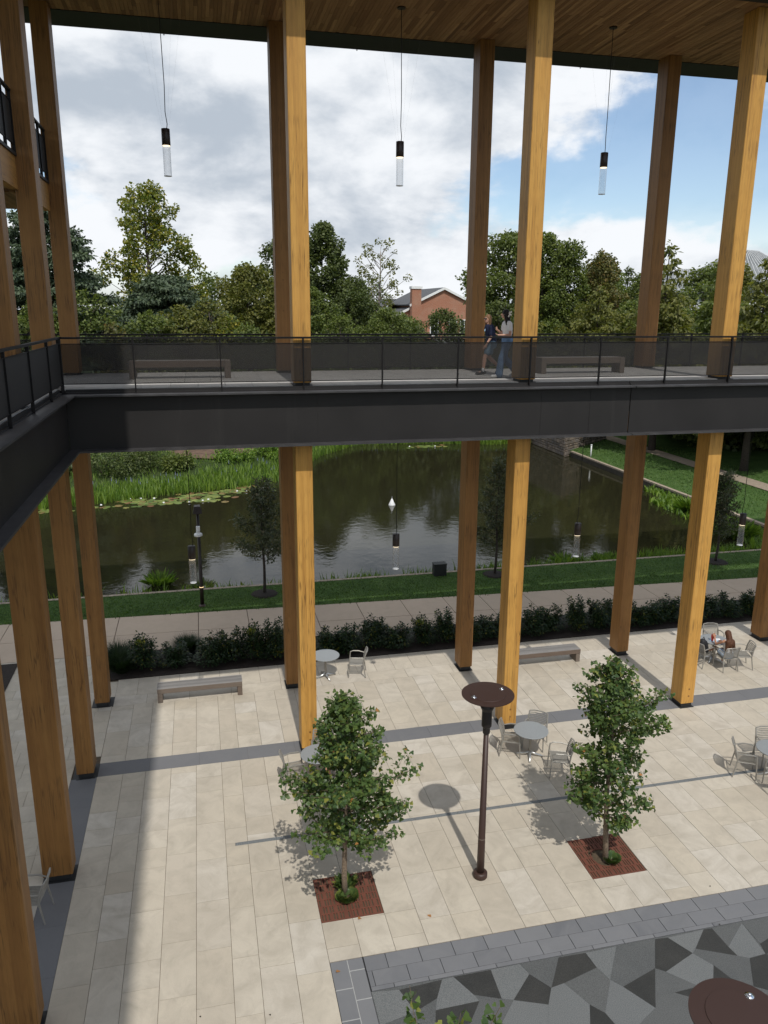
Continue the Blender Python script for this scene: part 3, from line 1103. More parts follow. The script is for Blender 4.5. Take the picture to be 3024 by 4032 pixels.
ZB, ZD, ZR = 8.10, 9.44, 17.93
cg = 'timber columns on the plaza'
names_f = ['corner timber column on a black pad where both dark bands meet', 'front timber column behind the left ginkgo tree', 'front timber column behind the round table with three chairs',
           'front timber column left of the table where a woman sits', 'front timber column past the right edge of the picture']
names_b = ['dark rear timber column beside the left end of the hedge', 'rear timber column half hidden behind the one at the left ginkgo', 'rear timber column left of the right wooden bench',
           'rear timber column just right of the right wooden bench', 'rear timber column at the right edge beyond the seated woman']
for k in range(5):
    xa = S * k
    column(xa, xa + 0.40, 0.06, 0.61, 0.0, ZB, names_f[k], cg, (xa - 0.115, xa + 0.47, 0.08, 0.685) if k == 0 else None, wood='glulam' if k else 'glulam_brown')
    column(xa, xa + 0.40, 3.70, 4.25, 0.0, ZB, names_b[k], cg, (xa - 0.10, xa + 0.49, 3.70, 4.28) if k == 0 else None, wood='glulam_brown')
lnames = ['broad timber column of the left wing next to the corner column', 'broad timber column rising from the bottom left corner', 'broad timber column of the left wing below the camera']
for k in (1, 2, 3):
    y0 = -3.57 * k
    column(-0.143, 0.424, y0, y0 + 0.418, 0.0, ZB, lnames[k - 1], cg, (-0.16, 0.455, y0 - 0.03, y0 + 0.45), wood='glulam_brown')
ug = 'timber columns above the walkway'
unf = ['upper corner timber column at the left wing', 'sunlit upper timber column behind the railing, left of the middle lamp', 'sunlit upper timber column hiding one of the walking women',
       'sunlit upper timber column nearest the right edge', 'upper front timber column past the right edge']
unb = ['dark upper timber column left of the left walkway bench', 'dark upper timber column just left of the sunlit one by the middle lamp', 'dark upper timber column behind the two walking women',
       'dark upper timber column right of the right walkway bench', 'upper rear timber column past the right edge']
for k in range(5):
    xa = S * k
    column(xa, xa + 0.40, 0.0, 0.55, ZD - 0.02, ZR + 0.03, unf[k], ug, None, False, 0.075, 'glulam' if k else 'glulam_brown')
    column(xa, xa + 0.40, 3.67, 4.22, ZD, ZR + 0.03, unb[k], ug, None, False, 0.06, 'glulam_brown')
uln = ['upper timber column of the left wing at the left edge', 'upper timber column of the left wing beside the camera']
for k in (1, 2):
    y0 = -3.57 * k
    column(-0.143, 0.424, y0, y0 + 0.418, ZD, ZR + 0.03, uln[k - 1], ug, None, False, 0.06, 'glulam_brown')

# ================================================================== FOOTBRIDGES
fb = thing('footbridge', 'black steel footbridge with stone pavers crossing between the timber columns', 'footbridge', (0, 0, 8.1))
XE = 31.0
JX = 13.90
for a, b in ((0.345, JX - 0.012), (JX + 0.012, XE)):
    g = MB()
    a2 = a if a > 1 else 0.60
    g.box(a2, b, -0.165, -0.135, ZB + 0.04, 9.295)
    for s in (a2 + 5.4, a2 + 10.9, a2 + 12.2):
        if s < b - 0.5:
            g.box(s, s + 0.014, -0.172, -0.128, ZB + 0.06, 9.28)
    web = g.build('girder_web', 'black_steel', fb)
    MB().box(a, b, -0.40, 0.10, ZB, ZB + 0.04).build('girder_flange', 'flange_steel', fb)
    MB().box(a, b, -0.40, 0.05, 9.295, 9.332).build('girder_flange', 'flange_steel', fb)
    MB().box(a2, b, -0.105, -0.02, 9.332, 9.365).box(a2, b, -0.05, -0.02, 9.365, 9.425).build('kerb_angle', 'black_steel', fb)
MB().box(-4.0, XE, 4.30, 4.34, ZB, 9.40).box(-4, XE, 4.15, 4.50, ZB, ZB + 0.04).build('rear_girder', 'black_steel', fb)
MB().box(-4.0, XE, -0.02, 4.30, 9.20, 9.395).build('deck_slab', 'black_steel', fb)
for ya, yb in ((0.002, 0.60), (0.60, 1.21), (1.21, 1.82), (1.82, 2.43), (2.43, 3.04), (3.04, 3.65), (3.65, 4.26)):
    sh = rnd.choice([0, 0.3, 0.61])
    x = -0.61 - sh
    while x < 24:
        L = rnd.choice([0.61, 0.61, 1.22]) if ya > 0.3 else 0.61
        hit = ya < 0.5 and any(x < S * k + 0.42 and x + L > S * k - 0.02 for k in range(5))
        if hit:
            for k in range(5):
                if x < S * k + 0.42 and x + L > S * k - 0.02:
                    if x < S * k - 0.06:
                        MB().box(x + 0.004, S * k - 0.03, ya, yb - 0.006, 9.40, ZD).build('deck_paver', 'deck_stone', fb)
                    if x + L > S * k + 0.46:
                        MB().box(S * k + 0.43, x + L - 0.004, ya, yb - 0.006, 9.40, ZD).build('deck_paver', 'deck_stone', fb)
        else:
            MB().box(x + 0.004, x + L - 0.004, ya, yb - 0.006, 9.40, ZD).build('deck_paver', 'deck_stone', fb)
        x += L

fl = thing('footbridge', 'black steel footbridge of the left wing running toward the camera', 'footbridge', (0.6, -8, 8.1))
MB().box(0.565, 0.595, -24, -0.137, ZB + 0.04, 9.295).build('girder_web', 'black_steel', fl)
MB().box(0.345, 0.82, -24, -0.403, ZB, ZB + 0.04).build('girder_flange', 'flange_steel', fl)
MB().box(0.36, 0.82, -24, -0.403, 9.295, 9.332).build('girder_flange', 'flange_steel', fl)
MB().box(0.49, 0.535, -24, -0.11, 9.332, 9.365).box(0.46, 0.49, -24, -0.11, 9.332, 9.425).build('kerb_angle', 'black_steel', fl)
MB().box(-4.0, 0.455, -24, -0.05, 9.20, 9.395).build('deck_slab', 'black_steel', fl)
for j in range(14):
    y = -0.06 - 0.61 * j
    for i in range(6):
        x = 0.44 - 0.61 * i
        MB().box(x - 0.604, x, y - 0.604, y, 9.40, ZD).build('deck_paver', 'deck_stone', fl)


def railing(t, p0, p1, stations, ztop, zp1, zp0, zfoot, post_d=0.06):
    """posts at the stations along p0->p1, perforated panels between them, a flat handrail on top"""
    d = Vector((p1[0] - p0[0], p1[1] - p0[1], 0))
    L = d.length
    d.normalize()
    n = Vector((-d.y, d.x, 0))

    def bar(a, b, w0, w1, z0, z1):
        mb = MB()
        c = [Vector((p0[0], p0[1], 0)) + d * q + n * w for q, w in ((a, w0), (b, w0), (b, w1), (a, w1))]
        mb.prism([(v.x, v.y) for v in c], z0, z1)
        return mb
    bar(0, L, -0.035, 0.035, ztop - 0.042, ztop).build('handrail', 'rail_black', t)
    for q in stations:
        bar(q - 0.02, q + 0.02, -0.028, 0.028, zp1 + 0.01, ztop - 0.042).build('rail_bracket', 'rail_black', t)
        p = bar(q - 0.014, q + 0.014, -post_d / 2, post_d / 2, zfoot, zp1 + 0.012)
        p.build('post', 'rail_black', t)
    for a, b in zip(stations[:-1], stations[1:]):
        bar(a + 0.016, b - 0.016, -0.006, 0.0, zp0 + 0.015, zp1 - 0.015).build('perforated_panel', 'perforated_panel', t)
        fr = bar(a + 0.009, b - 0.009, -0.016, 0.012, zp1 - 0.018, zp1)
        f2 = bar(a + 0.009, b - 0.009, -0.016, 0.012, zp0, zp0 + 0.018)
        fr.add(f2.v, f2.f)
        fr.build('panel_frame', 'rail_black', t)
    return t


rf = thing('railing', 'black railing with perforated panels along the near side of the walkway', 'railing', (0.55, -0.09, 9.33), group='black railings')
st = [0.02] + [2.04 + 1.83 * k - 0.55 for k in range(16)]
railing(rf, (0.55, -0.09), (XE, -0.09), st, 10.525, 10.39, 9.535, 9.332)
rb = thing('railing', 'black railing along the far side of the walkway, in front of the trees', 'railing', (-4, 4.38, 9.3), group='black railings')
railing(rb, (-4, 4.38), (XE, 4.38), [2.077 + 4 + 1.827 * k for k in range(-3, 14)], 10.455, 10.31, 9.50, 9.25)
rl_ = thing('railing', 'black railing of the left wing, seen at a slant in shade', 'railing', (0.55, -8, 9.33), group='black railings')
railing(rl_, (0.55, -0.09), (0.55, -20), [0.03] + [1.43 + 1.8 * k for k in range(11)], 10.525, 10.39, 9.535, 9.332)

# ================================================================== ROOF
rfo = thing('timber_roof', 'wide roof with a dark plank ceiling and black steel edges', 'roof', (12, 2, 17.9))
MB().box(-7, 34, -0.95, 5.28, 18.06, 18.75).build('roof_slab', 'eave_steel', rfo)
MB().box(-7, 1.83, -28, -0.95, 18.06, 18.75).build('roof_slab', 'eave_steel', rfo)
MB().box(1.85, 34, -0.97, -0.93, 17.96, 18.8).box(1.85, 34, -0.93, -0.20, 17.965, 18.02).build('inner_eave', 'eave_steel', rfo)
MB().box(-7, 34, 5.26, 5.30, 17.95, 18.8).box(-7, 34, 4.17, 5.26, 17.955, 18.02).build('outer_eave', 'eave_steel', rfo)
MB().box(1.81, 1.85, -28, -0.93, 17.96, 18.8).box(1.1, 1.81, -28, -0.93, 17.965, 18.02).build('inner_eave', 'eave_steel', rfo)
MB().box(-7, 1.1, -28, -0.2, 18.0, 18.05).build('left_soffit', 'soffit_wood', rfo)
for q in (2.94, 8.0, 11.4, 14.6, 17.4):
    MB().box(q, q + 0.03, 5.301, 5.33, 17.93, 18.0).build('fascia_clip', 'bright_metal', rfo)
brd = []
g2 = random.Random(3)
x = -6.9
while x < 33.8:
    y = -0.20 - g2.random() * 0.8
    first = True
    while y < 4.16:
        L = g2.choice([1.2, 1.8, 2.4, 3.0])
        a, b = max(y, -0.20), min(y + L, 4.165)
        if b - a > 0.05:
            brd.append((x, x + 0.088, a, b))
        y += L
    x += 0.093
UB = MB().box(-0.5, 0.5, -0.5, 0.5, 0, 1).mesh('soffit_board')
UB.materials.append(M['soffit_wood'])


def vis_board(r):
    cxm, cym = (r[0] + r[1]) / 2, (r[2] + r[3]) / 2
    # seen when it falls inside the upper edge of the frame
    return -0.5 < cxm < 20 and cym > 4.35 - 0.262 * cxm


vb = sorted([r for r in brd if vis_board(r)], key=lambda r: -(r[3] - r[2]) / ((r[2] + 18) ** 2 + (r[0] - 3.4) ** 2))
vset = set(vb[:300])
rest = MB()
for r in brd:
    z = 17.97 + g2.uniform(-0.003, 0.003)
    if r in vset:
        o = D.objects.new('soffit_board', UB)
        COL.objects.link(o)
        o.parent = rfo
        o.location = ((r[0] + r[1]) / 2 - 12, (r[2] + r[3]) / 2 - 2, z - 17.9)
        o.scale = (r[1] - r[0], r[3] - r[2] - 0.003, 0.03)
    else:
        rest.box(r[0], r[1], r[2], r[3] - 0.003, z, z + 0.03)
tag(rest.build('soffit_boards_beyond', 'soffit_wood', rfo), kind='stuff')

# third-floor gallery between the left columns
ga = thing('gallery', 'timber gallery with a black railing high between the left columns', 'gallery', (-0.4, 0, 13.4))
for ya, yb in ((0.56, 3.665), (-3.15, -0.005), (-6.72, -3.575)):
    MB().box(-0.12, 0.06, ya, yb, 13.40, 14.02).build('edge_beam', 'glulam_beam', ga)
    MB().box(-0.02, 0.10, ya, yb, 14.02, 14.08).build('edge_channel', 'black_steel', ga)
    MB().box(-0.95, -0.125, ya, yb, 13.46, 14.04).build('floor', 'soffit_wood', ga)
    MB().box(-1.0, -0.95, ya, yb, 13.40, 14.06).build('rear_channel', 'black_steel', ga)
    for i in range(9):
        MB().box(-0.945 + i * 0.09, -0.945 + i * 0.09 + 0.086, ya + 0.01, yb - 0.01, 13.42, 13.455).build('soffit_board', 'soffit_wood', ga)
    n = 4
    stn = [0.05 + (yb - ya - 0.1) * k / n for k in range(n + 1)]
    railing(ga, (0.07, yb), (0.07, ya), stn, 15.23, 15.03, 14.22, 14.08)

# ================================================================== LAMPS
def pendant(z_top, z_ceiling, label, wires=True):
    """hanging tube lamp, built round its own top centre"""
    t = thing('pendant_lamp', label, 'pendant lamp', (0, 0, 0), group='hanging tube lamps', local=True)
    MB().lathe([(0.09, -0.355), (0.096, -0.35), (0.096, -0.006), (0.088, 0.0)], 20).build('lamp_housing', 'pendant_brown', t, True)
    MB().lathe([(0.078, -0.368), (0.088, -0.356)], 20).build('light_ring', 'lamp_glow', t, True)
    tube = MB()
    n = 20
    for r, z in ((0.088, -0.36), (0.088, -1.0)):
        for k in range(n):
            a = 2 * PI * k / n
            tube.v.append((r * math.cos(a), r * math.sin(a), z))
    tube.f = [(k, (k + 1) % n, n + (k + 1) % n, n + k) for k in range(n)]
    tb = tube.build('clear_tube', 'clear_acrylic', t)
    MB().lathe([(0.088, -1.01), (0.088, -1.0)], 20).build('tube_end', 'frosted_end', tb, True)
    H = z_ceiling - z_top
    MB().path([(0.03, 0, 0), (0.045, 0.0, 0.10), (0.015, 0.0, 0.35), (0.03, 0, 0.9), (0.0, 0, H)], 0.009, 5).build('cable', 'rail_black', t)
    for a in (0.5, 2.1, 3.6, 5.3) if wires else ():
        MB().path([(0.085 * math.cos(a), 0.085 * math.sin(a), 0.0), (0.62 * math.cos(a), 0.62 * math.sin(a), H)], 0.0007, 3).build('stay_wire', 'aluminium', t)
    MB().lathe([(0.10, H - 0.05), (0.10, H + 0.01)], 16).build('ceiling_canopy', 'pendant_brown', t)
    return t


_m = Mat('frosted_end')
_m.set((0.75, 0.76, 0.77), 0.4)
M['frosted_end'] = _m.m
hi = pendant(15.06, 17.97, '')
for i, (x, lab) in enumerate([(2.93, 'hanging tube lamp against the sky above the left walkway bench'), (8.44, 'hanging tube lamp in the middle bay, under the ceiling'),
                              (13.89, 'hanging tube lamp against the sky near the white cloud, right bay')]):
    place_copy(hi, i == 0, (x, 2.08, 15.08), 0.4 * i, lab)
lo = pendant(5.15, 9.2, '', False)
for i, (x, lab) in enumerate([(2.97, 'hanging tube lamp beside the black pond lamp post'), (8.44, 'hanging tube lamp in front of the bright pond reflection'),
                              (13.88, 'hanging tube lamp in front of the dark water'), (19.37, 'hanging tube lamp at the right edge before the bank plants')]):
    place_copy(lo, i == 0, (x, 2.08, 5.16), 0.7 * i + 0.3, lab)


def disc_lamp(label):
    t = thing('disc_lamp', label, 'street lamp', (0, 0, 0), group='disc street lamps', local=True)
    MB().lathe([(0.135, 0), (0.145, 0.02), (0.145, 0.10), (0.125, 0.125), (0.09, 0.128)], 24).build('base_collar', 'lamp_brown', t, True)
    MB().lathe([(0.078, 0.1), (0.072, 0.9), (0.071, 0.902), (0.050, 3.25)], 20).build('pole', 'lamp_brown', t, True)
    MB().lathe([(0.073, 0.895), (0.075, 0.90), (0.073, 0.91)], 20).build('pole_band', 'bench_beam', t, True)
    MB().lathe([(0.052, 3.22), (0.070, 3.25), (0.07, 3.36), (0.098, 3.40), (0.098, 3.72), (0.135, 3.80), (0.12, 3.86)], 20).build('lamp_head', 'lamp_black', t)
    MB().lathe([(0.10, 3.855), (0.105, 3.885), (0.06, 3.90)], 20).build('lens', 'lamp_glow', t)
    MB().lathe([(0.475, 4.045), (0.50, 4.055), (0.50, 4.07), (0.34, 4.078), (0.335, 4.088), (0.01, 4.094)], 48).build('disc', 'lamp_brown', t)
    for a in (0.3, 1.9, 3.45, 5.0):
        MB().path([(0.11 * math.cos(a), 0.11 * math.sin(a), 3.79), (0.31 * math.cos(a), 0.31 * math.sin(a), 4.05)], 0.012, 6).build('strut', 'lamp_black', t)
    for a in (0.30, 3.45):
        b = MB().lathe([(0.048, 4.083), (0.048, 4.092), (0.0, 4.094)], 14, (0.33 * math.cos(a), 0.33 * math.sin(a), 0)).build('bolt_cover', 'chrome', t, True)
        MB().lathe([(0.02, 4.09), (0.02, 4.118), (0.0, 4.12)], 8, (0.33 * math.cos(a), 0.33 * math.sin(a), 0)).build('bolt', 'chrome', b, True)
    return t


dl = disc_lamp('')
place_copy(dl, True, (8.431, -5.265, 0), 0.0, 'brown street lamp with a flat disc shade between the two ginkgo trees')
place_copy(dl, False, (8.50, -12.50, 0), 0.35, 'brown lamp disc cut off by the bottom right corner, above the mosaic')

# lamp post by the pond with its camera
pl_ = thing('pond_lamp_post', 'slim dark lamp post with a white camera, on the grass by the pond', 'lamp post', (3.06, 11.22, 0))
MB().lathe([(0.14, 0), (0.14, 0.03), (0.10, 0.06), (0.075, 0.08)], 16, (3.06, 11.22, 0)).build('base_collar', 'lamp_brown', pl_)
MB().lathe([(0.075, 0.05), (0.07, 0.75), (0.05, 3.75)], 14, (3.06, 11.22, 0)).build('pole', 'pendant_brown', pl_, True)
MB().lathe([(0.075, 0.77), (0.075, 0.79)], 14, (3.06, 11.22, 0)).build('amber_ring', 'bollard_glow', pl_)
hd = MB()
hd.add([(2.89, 11.02, 3.72), (3.23, 11.02, 3.72), (3.23, 11.42, 3.74), (2.89, 11.42, 3.74), (2.95, 11.10, 3.98), (3.17, 11.10, 3.98), (3.17, 11.34, 4.0), (2.95, 11.34, 4.0)],
       [(3, 2, 1, 0), (4, 5, 6, 7), (0, 1, 5, 4), (1, 2, 6, 5), (2, 3, 7, 6), (3, 0, 4, 7)])
hd.build('lamp_head', 'pendant_brown', pl_)
cm_ = MB().box(2.98, 3.12, 11.02, 11.18, 2.98, 3.22).build('camera_bracket', 'white_paint', pl_, bevel=0.01)
MB().lathe([(0.06, 3.0), (0.15, 2.95), (0.155, 2.87), (0.09, 2.84), (0.01, 2.83)], 18, (3.05, 11.05, 0)).build('camera_dome', 'white_paint', cm_, True)
MB().lathe([(0.03, 3.0), (0.035, 3.12), (0.0, 3.14)], 10, (3.05, 10.99, 0)).build('camera_lens', 'white_paint', cm_, True)

# ================================================================== TREE GRATES AND DRAIN
def grate(x0, x1, y0, y1, hx, hy, label):
    t = thing('tree_grate', label, 'tree grate', ((x0 + x1) / 2, (y0 + y1) / 2, 0), group='rusty tree grates')
    MB().box(x0, x1, y0, y1, -0.25, -0.06).build('pit', 'joint_black', t)
    rows = 6
    rh = (y1 - y0 - 0.03) / rows
    for half in (0, 1):
        xa, xb = (x0, (x0 + x1) / 2 - 0.003) if half == 0 else ((x0 + x1) / 2 + 0.003, x1)
        mb = MB()
        hole = lambda a, b, c, d: max(a, min(hx, b)) - hx, 0

        def inhole(cx_, cy_):
            return ((cx_ - hx) ** 2 + (cy_ - hy) ** 2 < 0.235 ** 2) or (abs(cx_ - hx) < 0.235 and hy < cy_ < hy + 0.3)
        for r in range(rows + 1):
            yy = y0 + r * rh
            segs = 12
            for s in range(segs):
                a, b = xa + (xb - xa) * s / segs, xa + (xb - xa) * (s + 1) / segs
                if not inhole((a + b) / 2, yy + 0.015):
                    mb.box(a, b, yy, yy + 0.03, -0.035, 0.004)
        for r in range(rows):
            ya, yb = y0 + r * rh + 0.03, y0 + (r + 1) * rh
            x = xa
            pat = [0.026, 0.026, 0.044, 0.075, 0.026, 0.044, 0.026, 0.08]
            k = r * 3 + half
            while x < xb - 0.004:
                w = pat[k % len(pat)]
                k += 1
                e = min(x + w, xb)
                if xb - e < 0.02:
                    e = xb
                for q in range(3):
                    a, b = ya + (yb - ya) * q / 3, ya + (yb - ya) * (q + 1) / 3
                    if not inhole((x + e) / 2, (a + b) / 2):
                        mb.box(x, e, a, b, -0.035, 0.0035)
                x = e + 0.026
        mb.build('grate_half', 'grate_rust', t)
    rim = MB()
    n = 28
    for r0, z0, r1, z1 in ((0.235, -0.2, 0.235, 0.003), (0.235, 0.003, 0.262, 0.0055), (0.262, 0.0055, 0.262, -0.03)):
        ring0, ring1 = [], []
        for k in range(n):
            a = 2 * PI * k / n
            ring0.append((hx + r0 * math.cos(a), hy + r0 * math.sin(a) * 1.12 + 0.03, z0))
            ring1.append((hx + r1 * math.cos(a), hy + r1 * math.sin(a) * 1.12 + 0.03, z1))
        rim.add(ring0 + ring1, [(k, (k + 1) % n, n + (k + 1) % n, n + k) for k in range(n)])
    rim.build('hole_rim', 'grate_rust', t)
    return t


grate(5.109, 6.296, -5.803, -4.625, 5.69, -5.14, 'rusty square grate under the left ginkgo tree')
grate(10.638, 11.816, -5.844, -4.650, 11.15, -5.32, 'rusty square grate under the right ginkgo tree')
grate(5.109, 6.296, -12.99, -11.81, 5.69, -12.4, 'rusty square grate under the near ginkgo below the picture')

dr = thing('trench_drain', 'thin grey slotted drain line running across the pale paving', 'drain', (3.64, -3.185, 0))
MB().box(3.64, 30, -3.233, -3.137, -0.15, -0.02).build('channel', 'joint_black', dr)
x = 3.642
while x < 20:
    mb = MB()
    for ya in (-3.233, -3.205, -3.177, -3.150):
        mb.box(x, x + 0.994, ya, ya + 0.012, -0.02, 0.001)
    for q in range(26):
        xa = x + q * 0.0385
        mb.box(xa, xa + 0.018, -3.232, -3.138, -0.02, -0.0005)
    mb.build('drain_grating', 'drain_grey', dr)
    x += 1.0

# ================================================================== GINKGO TREES
def limb(mb, p, d, L, r0, r1, g, n=5, up=0.25, segs=5):
    pts, rad = [Vector(p)], [r0]
    d = Vector(d).normalized()
    for i in range(segs):
        d = (d + Vector((g.gauss(0, .10), g.gauss(0, .10), up * 0.25 + g.gauss(0, .06)))).normalized()
        pts.append(pts[-1] + d * (L / segs))
        rad.append(r0 + (r1 - r0) * (i + 1) / segs)
    mb.path(pts, rad, n)
    return pts


def ginkgo(base, H, z0, prof, seed, label, lean=(0, 0), nleaf=5400, shoots=()):
    """prof: list of (height share of the crown, radius) ; limbs with leaf tufts along them"""
    g = random.Random(seed)
    gn = np.random.default_rng(seed)
    t = thing('ginkgo_tree', label, 'ginkgo tree', base, group='young ginkgo trees')
    bx, by, bz = base
    tr = MB()
    tp = []
    for i in range(9):
        f = i / 8
        tp.append((bx + lean[0] * f + 0.03 * math.sin(f * 7 + seed), by + lean[1] * f + 0.03 * math.cos(f * 6 + seed), bz - 0.1 + (H * 0.97 + 0.1) * f))
    tr.path(tp, [0.058 * (1 - 0.88 * (i / 8)) + 0.004 for i in range(9)], 10)
    tr.build('trunk', 'bark_grey', t, True)
    P_, A_, N_ = [], [], []
    br = MB()
    nl = 44
    for i in range(nl):
        f = (i + g.random()) / nl
        z = z0 + (H - z0) * (f ** 0.85)
        fr = np.interp((z - z0) / (H - z0), [p[0] for p in prof], [p[1] for p in prof])
        ang = i * 2.399 + g.gauss(0, .35)
        L = max(0.15, fr * g.choice([0.6, 0.8, 0.92, 1.0, 1.08]))
        ft = (z - bz) / (H * 0.97)
        k = min(7, int(ft * 8))
        a, b = Vector(tp[k]), Vector(tp[k + 1])
        o = a + (b - a) * (ft * 8 - k)
        up = 0.75 if f > .8 else (0.4 if f > .5 else 0.16)
        pts = limb(br, o, (math.cos(ang), math.sin(ang), 0.30), L, 0.016 * (1 - .6 * f) + 0.004, 0.003, g, 4, up)
        runs = [(pts, 1.0)]
        for q in (1, 2, 3):
            sd = g.choice((-1, 1)) * g.uniform(.6, 1.1)
            d2 = Vector((math.cos(ang + sd), math.sin(ang + sd), g.uniform(-.1, .5)))
            runs.append((limb(br, pts[q], d2, L * g.uniform(.25, .5), .005, .002, g, 3, .2, 3), .45))
        for run, wt in runs:
            m = int(nleaf / nl * (0.10 + 0.62 * L / 0.95) * wt)
            tt = gn.uniform(0.12, 1.03, m)
            pp = np.array([[v.x, v.y, v.z] for v in run])
            idx = np.clip(tt * (len(pp) - 1), 0, len(pp) - 1.001)
            i0 = idx.astype(int)
            fr_ = (idx - i0)[:, None]
            c = pp[i0] * (1 - fr_) + pp[i0 + 1] * fr_
            spread = 0.085 * (1 - 0.5 * tt) + 0.03
            dirs = rdir(m, gn)
            c = c + dirs * spread[:, None] * gn.uniform(0.3, 1.3, (m, 1)) + np.array([0, 0, -0.02])
            P_.append(c)
            A_.append(dirs * [1, 1, 0.5] + np.array([0, 0, -0.35]))
            N_.append(rdir(m, gn) * 0.7 + np.array([0, -0.25, 0.65]))
    for e_ in shoots:
        p0 = Vector(tp[6])
        e_ = Vector(e_)
        run = [p0.lerp(e_, q / 6) + Vector((.05 * math.sin(q), .0, .06 * math.sin(q * .6))) for q in range(7)]
        br.path(run, [.010 - .0012 * q for q in range(7)], 4)
        m = 46
        tt = gn.uniform(.35, 1.0, m)
        pp = np.array([tuple(v) for v in run])
        idx = np.clip(tt * 6, 0, 5.999)
        i0 = idx.astype(int)
        fr_ = (idx - i0)[:, None]
        dirs = rdir(m, gn)
        P_.append(pp[i0] * (1 - fr_) + pp[i0 + 1] * fr_ + dirs * .03)
        A_.append(dirs + [0, 0, .1])
        N_.append(rdir(m, gn) * .7 + [0, -.3, .6])
    m = 70
    zt = gn.uniform(0.80, 1.02, m)
    P_.append(np.array([[bx + lean[0], by + lean[1], 0]]) + np.stack([gn.normal(0, .05, m), gn.normal(0, .05, m), bz + H * zt], 1))
    A_.append(rdir(m, gn) + [0, 0, .5])
    N_.append(rdir(m, gn))
    br.build('branches', 'bark_grey', t)
    P_, A_, N_ = np.concatenate(P_), np.concatenate(A_), np.concatenate(N_)
    sz = np.random.default_rng(seed + 1).uniform(0.045, 0.098, len(P_))
    me = leaves('crown', P_ - np.array(base), A_, N_, sz, sz * 0.95, 'fan')
    cr = link('crown', me, 'leaf_ginkgo', t)
    m2 = 16
    me = leaves('brown_leaves', P_[:: max(1, len(P_) // m2)] + [0, -0.05, 0.02] - np.array(base), A_[:: max(1, len(P_) // m2)], N_[:: max(1, len(P_) // m2)], 0.08, 0.07, 'fan')
    link('brown_leaves', me, 'leaf_fallen', t)
    return t


ginkgo((5.69, -5.14, 0), 4.22, 1.05, [(0, 1.0), (0.12, 1.42), (0.34, 1.55), (0.5, 1.1), (0.68, 0.76), (0.85, 0.56), (1, 0.14)], 4,
       'young ginkgo tree in the left rusty grate, wide at its lower half')
ginkgo((11.15, -5.36, 0), 4.50, 0.85, [(0, 0.78), (0.15, 1.0), (0.35, 0.95), (0.5, 1.1), (0.64, 1.22), (0.76, 0.70), (0.9, 0.42), (1, 0.12)], 9,
       'young ginkgo tree in the right rusty grate, wide near the top', (-0.12, 0.02))
ginkgo((5.69, -12.40, 0), 4.35, 1.3, [(0, 0.65), (0.3, 1.1), (0.6, 0.75), (0.85, 0.5), (1, 0.12)], 19, 'ginkgo tree below the picture whose leafy twigs enter at the bottom', (-0.3, 0.0), 3600,
       shoots=[(5.0, -12.4, 5.19), (5.52, -12.35, 4.70), (5.92, -12.35, 4.69)])


def tuft(base, label, n, r, length, mat, name, cat, group=None, seed=1, kind='blade', lift=0.8, width=0.02):
    g = np.random.default_rng(seed)
    rr = r * np.sqrt(g.uniform(0, 1, n))
    a = g.uniform(0, 2 * PI, n)
    pos = np.stack([rr * np.cos(a), rr * np.sin(a), g.uniform(0, 0.03, n)], 1)
    al = np.stack([np.cos(a) * g.uniform(.3, 1.2, n), np.sin(a) * g.uniform(.3, 1.2, n), np.full(n, lift) * g.uniform(.5, 1.3, n)], 1)
    no = np.stack([np.cos(a) * -.5, np.sin(a) * -.5, np.ones(n)], 1)
    me = leaves(name, pos, al, no, g.uniform(.6, 1.1, n) * length, width, kind)
    o = link(name, me, mat)
    o.location = base
    return tag(o, label, cat, group)


tuft((5.69, -5.28, 0.0), 'leafy green sprouts round the trunk of the left ginkgo', 170, 0.17, 0.11, 'leaf_ginkgo', 'basal_sprouts', 'sprouts', 'sprouts in the tree grates', 3, 'fan', 0.9, 0.11)
tuft((5.72, -4.98, 0.0), 'taller green sprouts behind the trunk of the left ginkgo', 110, 0.14, 0.24, 'leaf_ginkgo', 'basal_sprouts', 'sprouts', 'sprouts in the tree grates', 5, 'kite', 1.5, 0.09)
tuft((11.27, -5.43, 0.0), 'small green rosette at the foot of the right ginkgo', 110, 0.12, 0.13, 'leaf_ginkgo', 'basal_sprouts', 'sprouts', 'sprouts in the tree grates', 7, 'fan', 0.9, 0.10)

